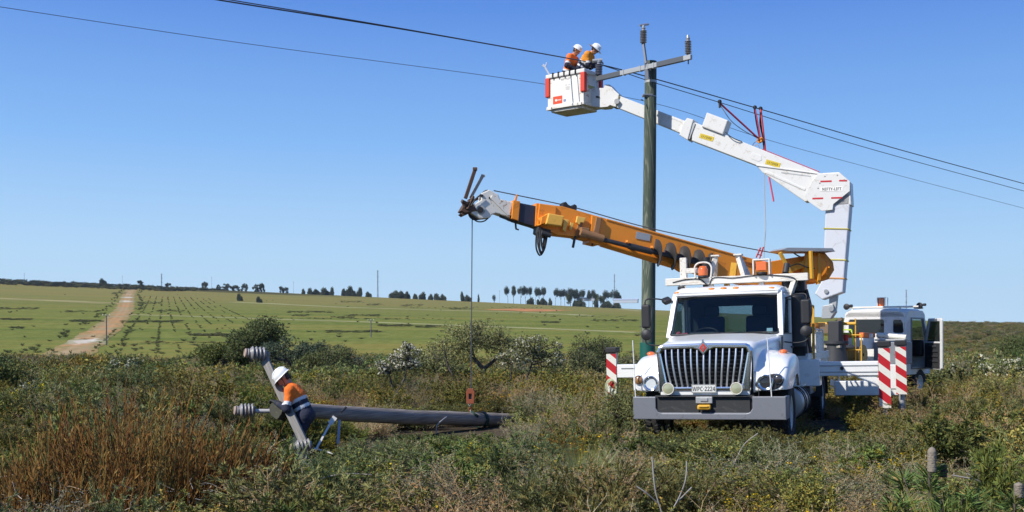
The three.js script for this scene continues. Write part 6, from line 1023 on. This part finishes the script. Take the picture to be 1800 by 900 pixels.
  stick('white bleached twigs lying between the two banksias', 1716, 9, [[[-.2, .50, 0], [0, .46, .02], [.15, .40, 0]], [[-.1, .52, .05], [.05, .44, .05]]], .007, barkMats.grey);
  globalThis.plantHeath();
}
// ---------------------------------------------------------------- the paddock and the ridge
{
  const R = rng(201), list = [], m4 = new THREE.Matrix4(), q = new THREE.Quaternion(), e = new THREE.Euler();
  const add = (x, d, w, h, tone) => { m4.compose(V(x, ground(x, d) - .05, -d), q.setFromEuler(e.set(0, R() * 6.283, 0)), V(w, h, w)); const k = .8 + .5 * R(); list.push([m4.clone(), new THREE.Color().setRGB(tone[0] * k, tone[1] * k, tone[2] * k)]); };
  const dk = [.145, .165, .062], br = [.18, .175, .08];
  const patches = [[0, 67, 542, 40], [111, 178, 547, 26], [125, 180, 564, 60], [0, 55, 561, 34], [22, 39, 576, 16], [197, 222, 515, 30], [242, 286, 532, 40], [214, 320, 565, 90], [278, 322, 546, 24], [336, 395, 588, 50], [395, 422, 591, 18], [503, 585, 548, 60], [514, 542, 554, 22], [586, 626, 558, 24], [608, 667, 554, 46], [667, 723, 572, 50], [733, 774, 574, 32], [575, 670, 583, 46], [340, 422, 589, 60], [598, 639, 530, 40], [644, 675, 535, 30], [703, 744, 536, 34], [790, 828, 542, 40], [954, 982, 566, 30], [1040, 1120, 563, 46], [700, 1100, 540, 60], [230, 262, 499, 50], [235, 330, 501, 40], [900, 1100, 556, 16], [450, 800, 560, 30], [250, 420, 602, 24]];
  for (const [a, b, y, n] of patches) for (let i = 0; i < n * 1.3; i++) { const [x, d] = landAt(lerp(a, b, R()), y + (R() - .5) * 3 + .5); add(x, d, .8 + 1.7 * R(), .2 + .45 * R() * R(), R() < .4 ? br : dk); }
  for (let k = -3; k < 9; k++) for (let d = 212; d < 880; d += 2.6) if (n3(k * 3.1, d * .03, 2) > -.1 && R() < .5) add(-75 + 4.6 * k - (d - 228) * .322 + (R() - .5) * .5, d + R(), .45 + .35 * R(), .28 + .25 * R(), dk);
  for (let i = 0; i < 170; i++) { const [x, d] = landAt(R() * 1150, 500 + 122 * Math.sqrt(R())); if (d > 1190) continue; add(x, d, .6 + 1.1 * R(), .4 + .4 * R(), R() < .5 ? dk : br); }
  for (let i = 0; i < 1500; i++) { const d = 1060 + 135 * R(), x = -330 - 420 * R() + (d - 1100) * .1; add(x, d, 2.5 + 3 * R(), 1.2 + 1.6 * R(), R() < .3 ? br : [.05, .06, .035]); }
  for (let d = 215; d < 1120; d += 4) for (const s of [-1, 1]) if (R() < .3) add(trackX(d) + s * (7.5 + 3 * R()), d, .8 + R(), .5 + .6 * R(), dk);
  for (const v of [0, 1]) { const half = list.filter((_, i) => i % 2 === v), m = new THREE.InstancedMesh(SPECIES[v ? 5 : 0].far(300 + v), leafMat, half.length); m.name = numbered('paddock_scrub'); half.forEach(([mm, c], i) => { m.setMatrixAt(i, mm); m.setColorAt(i, c); }); m.castShadow = m.receiveShadow = true; tag(m, 'low dark scrub dotted in rows and patches over the green paddock', 'scrub', null, 'stuff'); scene.add(m); }
}
{
  const D = 1188, R = rng(301), protos = {};
  const kinds = {
    pine: { stems: [[V(0, -1, 0), V(.02, 1, 0), 6.2, .38]], depth: 3, fork: [3, 3, 2], spread: .55, ratio: .62, wander: .14, leaves: 80, clump: 2.3, len: 1.0, wid: .45, tone: [.06, .078, .056], flat: 1.0 },
    umbrella: { stems: [[V(0, -.5, 0), V(.3, 1, 0), 2.6, .3], [V(.5, -.5, 0), V(-.4, 1, .2), 2.6, .25]], depth: 2, fork: [3, 3], spread: .95, ratio: .85, wander: .2, lift: .0, leaves: 80, clump: 1.3, len: .8, wid: .4, tone: [.085, .095, .065], flat: .55 },
    round: { stems: [[V(0, -.9, 0), V(.1, 1, 0), 1.5, .3], [V(.6, -.9, 0), V(.8, 1, .2), 1.6, .25], [V(-.6, -.9, 0), V(-.8, 1, .2), 1.4, .25]], depth: 2, fork: [3, 3], spread: .9, ratio: .75, wander: .3, leaves: 90, clump: 1.45, len: .8, wid: .4, tone: [.085, .10, .06], flat: .8 },
    light: { stems: [[V(0, -.5, 0), V(.1, 1, 0), 4, .3]], depth: 2, fork: [4, 3], spread: .8, ratio: .7, wander: .2, leaves: 110, clump: 1.8, len: .9, wid: .45, tone: [.105, .125, .042], flat: .9 },
    cypress: { stems: [[V(0, -.5, 0), V(0, 1, 0), 7, .3]], depth: 1, fork: [2], spread: .15, ratio: .5, wander: .03, leaves: 260, clump: 1.6, len: .7, wid: .35, tone: [.03, .04, .028], flat: 2.4 },
  };
  const size = {}, ORD = ['first', 'second', 'third', 'fourth', 'fifth', 'sixth', 'seventh', 'eighth', 'ninth', 'tenth', 'eleventh', 'twelfth', 'thirteenth', 'fourteenth', 'fifteenth', 'sixteenth', 'seventeenth', 'eighteenth', 'nineteenth', 'twentieth'];
  const row = (kind, label, group, list) => list.forEach(([px, top, w], i) => far(kind, `${label}, ${ORD[i]} from the left`, group, px, top, w));
  const far = (kind, label, group, px, top, wpx, d = D, base) => {
    const x = (px - 900) / FOCAL * d, y = ground(x, d) - .3, h = (EYE + (HORIZON - top) / FOCAL * d - y) * (kind === 'pine' || kind === 'cypress' ? 1 : .72 + .4 * R()), w = wpx / FOCAL * d * (kind === 'pine' || kind === 'cypress' ? 1.2 : .8 + .5 * R()); let t; const v = kind + (Math.floor(R() * 3));
    if (!protos[v]) { t = tree('far_tree', label, V(x, y, -d), 400 + Object.keys(protos).length, { ...kinds[kind] }, group); protos[v] = t; const b = new THREE.Box3().setFromObject(t); size[v] = [Math.max(b.max.x - b.min.x, b.max.z - b.min.z), b.max.y - y]; }
    else { t = protos[v].clone(); t.name = numbered('far_tree'); scene.add(t); t.position.set(x, y, -d); t.userData = { label, category: 'tree' }; }
    if (group) t.userData.group = group; else delete t.userData.group;
    t.scale.set(w / size[v][0], h / size[v][1], w / size[v][0]); t.rotation.y = R() * 6.283; return t;
  };
  row('pine', 'tall dark pine in the ridge row left of the green pole', 'pines in the row on the ridge', [[893, 501, 12], [903, 501, 14], [915, 501, 16], [924, 502, 11], [932, 503, 10], [941, 503, 12], [948, 505, 10], [955, 503, 12], [976, 504, 11], [986, 508, 12], [993, 507, 10], [1003, 505, 14], [1010, 508, 10], [1014, 507, 10], [1023, 508, 14], [1035, 509, 10], [1042, 508, 12], [1068, 508, 14], [1078, 507, 16], [1087, 512, 10]]);
  row('light', 'lighter green round tree among the ridge pines', 'light green trees among the ridge pines', [[1003, 511, 20], [1050, 510, 16], [1058, 513, 14]]);
  row('round', 'low dark bush at the feet of the ridge pines', 'bushes under the ridge pines', [[932, 520, 14], [946, 522, 12], [955, 520, 14], [967, 521, 9], [1012, 523, 18], [1022, 524, 16], [1048, 524, 14], [1066, 525, 20], [1084, 525, 16]]);
  row('umbrella', 'flat topped dark tree alone on the left ridge', 'lone flat topped trees on the ridge', [[246, 491, 14], [296, 495, 13], [361, 492, 17], [385, 496, 13], [399, 496, 14], [413, 497, 13], [431, 497, 14], [450, 498, 11], [459, 496, 15], [494, 502, 9], [502, 504, 10]]);
  far('round', 'dense dark bush on the crest left of the dirt track', null, 181, 486, 18);
  row('round', 'dark rounded tree in the broken line along the middle ridge', 'rounded trees along the middle of the ridge', [[533, 504, 10], [544, 500, 16], [556, 502, 16], [572, 504, 20], [583, 503, 18], [604, 504, 14], [614, 503, 16], [622, 505, 12], [632, 504, 14], [648, 508, 14], [693, 508, 18], [706, 510, 16], [716, 511, 14], [730, 511, 14], [742, 507, 18], [757, 512, 14], [768, 512, 12], [779, 512, 14]]);
  row('round', 'dark bush on the ridge near the hanging rope', 'bushes on the ridge near the rope', [[812, 513, 14], [823, 512, 18], [841, 512, 9]]);
  far('cypress', 'thin dark conical tree between the rope and the ridge pines', null, 869, 517, 8);
  const [ax, ad] = landAt(421, 529), [bx, bd] = landAt(455, 532); far('round', 'round dark tree alone in the paddock, the left of two', null, 421, 516, 13, ad); far('round', 'round dark tree alone in the paddock, the right of two', null, 455, 519, 13, bd);
  far('cypress', 'dark conical tree beside the cream farm house on the right', null, 1684, 564, 5, 800);
  row('round', 'tiny dark bush on the right horizon beyond the house', 'bushes on the right horizon', [[1745, 571, 8], [1757, 572, 10]]);
  row('round', 'dark bushy tree on the horizon at the right frame edge', 'trees on the horizon at the right edge', [[1778, 567, 10], [1785, 567, 10], [1797, 567, 12]]);
  // lattice towers and thin masts beyond the ridge
  const tower = (label, px, top, wpx, group) => {
    const d = 1900, x = (px - 900) / FOCAL * d, y = ground(x, d), h = EYE + (HORIZON - top) / FOCAL * d - y, w = wpx / FOCAL * d, t = thing('lattice_tower', label, 'tower', V(x, y, -d), R(), group), r = .22, n = 7;
    const half = (v) => lerp(w * .9, w * .22, Math.min(1, v / .75)), c = (v, k) => V(half(v) * (k & 1 ? 1 : -1) * .5, h * v, half(v) * (k & 2 ? 1 : -1) * .5), g = std(lin(.22, .25, .28), .6);
    for (let k = 0; k < 4; k++) part('leg', [rod(c(0, k), c(.75, k), r, r, 5), rod(c(.75, k), c(1, k), r, r, 5)], g, t);
    for (let i = 0; i < n; i++) for (const [a, b] of [[0, 1], [1, 3], [3, 2], [2, 0]]) part('brace', rod(c(i / n, a), c((i + 1) / n, b), r * .6, r * .6, 4), g, t);
    for (const v of [.78, .88, .98]) part('crossarm', rod(V(-w * .75, h * v, 0), V(w * .75, h * v, 0), r, r, 5), g, t); return t;
  };
  tower('faint lattice tower on the left ridge beside the dirt track', 284, 481, 3.5); tower('lattice tower behind the middle of the ridge', 664, 475, 4); tower('slim lattice tower behind the ridge pines', 1080, 482, 3); tower('lattice tower behind the roof of the bucket truck', 1593, 509, 4);
  const mast = (label, px, top) => { const d = 1900, x = (px - 900) / FOCAL * d, y = ground(x, d), h = EYE + (HORIZON - top) / FOCAL * d - y, t = thing('mast', label, 'mast', V(x, y, -d)); part('pole', rod(V(0, 0, 0), V(0, h, 0), .28, .2, 6), std(lin(.25, .27, .3), .7), t); part('crossarm', rod(V(-1.2, h * .97, 0), V(1.2, h * .97, 0), .2, .2, 5), std(lin(.25, .27, .3), .7), t); };
  mast('thin mast above the far left crest', 43, 480); mast('thin mast above the crest left of the dirt track', 215, 484); mast('thin mast right of the leftmost lone ridge trees', 372, 486); mast('thin mast left of the line of rounded ridge trees', 516, 494); mast('thin mast just left of the ridge pines', 878, 510);
  // wooden poles in the paddock
  const pp = (label, px, top, d) => { const x = (px - 900) / FOCAL * d, y = ground(x, d), h = EYE + (HORIZON - top) / FOCAL * d - y, t = thing('paddock_pole', label, 'power pole', V(x, y, -d)), m = std(lin(.12, .125, .12), .8); part('pole', rod(V(0, -.5, 0), V(0, h, 0), .17, .13, 10), m, t); part('crossarm', bar(V(-.9, h - .35, .15), V(.9, h - .5, .15), .12, .12), m, t); for (const s of [-.8, 0, .8]) part('insulator', lathe([[.001, 0], [.08, 0], [.09, .1], [.05, .2], [.08, .3], [.001, .34]], 10).translate(s, h - .35, .15), M.whiteOld, t); };
  pp('grey timber pole in the paddock in front of the dirt track', 187, 552, 253); pp('grey timber pole in the middle of the paddock', 652, 561, 300);
  // farm buildings
  const hut = (name, label, px, py, w, dp, h, rise, turn, wallM, roofM, open, dist) => {
    const d = dist, x = (px - 900) / FOCAL * d, t = thing(name, label, 'building', V(x, EYE + (HORIZON - py) / FOCAL * d, -d), turn);
    part('wall', extrude([[-w / 2, 0], [w / 2, 0], [w / 2, h], [0, h + rise], [-w / 2, h]], dp, .02).translate(0, 0, -dp / 2), wallM, t);
    const rl = Math.hypot(w / 2 + .5, rise + .1), ra = Math.atan2(rise, w / 2); for (const s of [-1, 1]) part('roof', rot(box(rl, .15, dp + .8, 0, 0, 0, .02), 0, 0, -s * ra).translate(s * (w / 4 + .1), h + rise / 2 + .1, 0), roofM, t);
    for (let i = 0; i < open; i++) part('opening', box(.1, h * .7, dp / open * .6, w / 2 + .02, h * .4, (i - (open - 1) / 2) * dp / open), M.dark, t); part('door', box(w * .25, h * .7, .1, 0, h * .36, dp / 2 + .02), M.dark, t); return t;
  };
  hut('farm_house', 'cream farm house with a blue grey side on the right slope', 1700, 576.5, 6, 6, 2.6, 1, .7, std(lin(.62, .58, .42), .8), std(lin(.25, .30, .38), .5), 2, 640);
  hut('farm_shed', 'tiny white shed left of the cream farm house', 1678, 575.5, 2, 2, 1.2, .3, .4, std(lin(.7, .7, .66), .8), std(lin(.6, .6, .58), .6), 1, 640);
  hut('long_shed', 'long blue grey shed on the ridge right of the pines', 1100, 532.5, 9, 26, 3.2, 1.2, 1.35, std(lin(.45, .5, .58), .7), std(lin(.42, .48, .58), .5), 5, 1150);
  hut('long_shed', 'pale low shed half hidden behind the ridge pines', 1030, 529, 8, 20, 2.6, 1, 1.35, std(lin(.4, .44, .5), .7), std(lin(.38, .43, .5), .5), 4, 1192);
}
// a pale hose looped on the left outrigger
{ const c = at(1073, 683, 21.7), h = thing('hose_coil', 'pale lime hose coil behind the left striped outrigger cover', 'hose', c); for (let i = 0; i < 3; i++) partW('coil', new THREE.TorusGeometry(.19 - i * .012, .014, 8, 30).scale(.55, 1, 1).translate(c.x + i * .012, c.y, c.z + i * .04), std(lin(.48, .52, .32), .6), h); }
renderer.render(scene, camera);
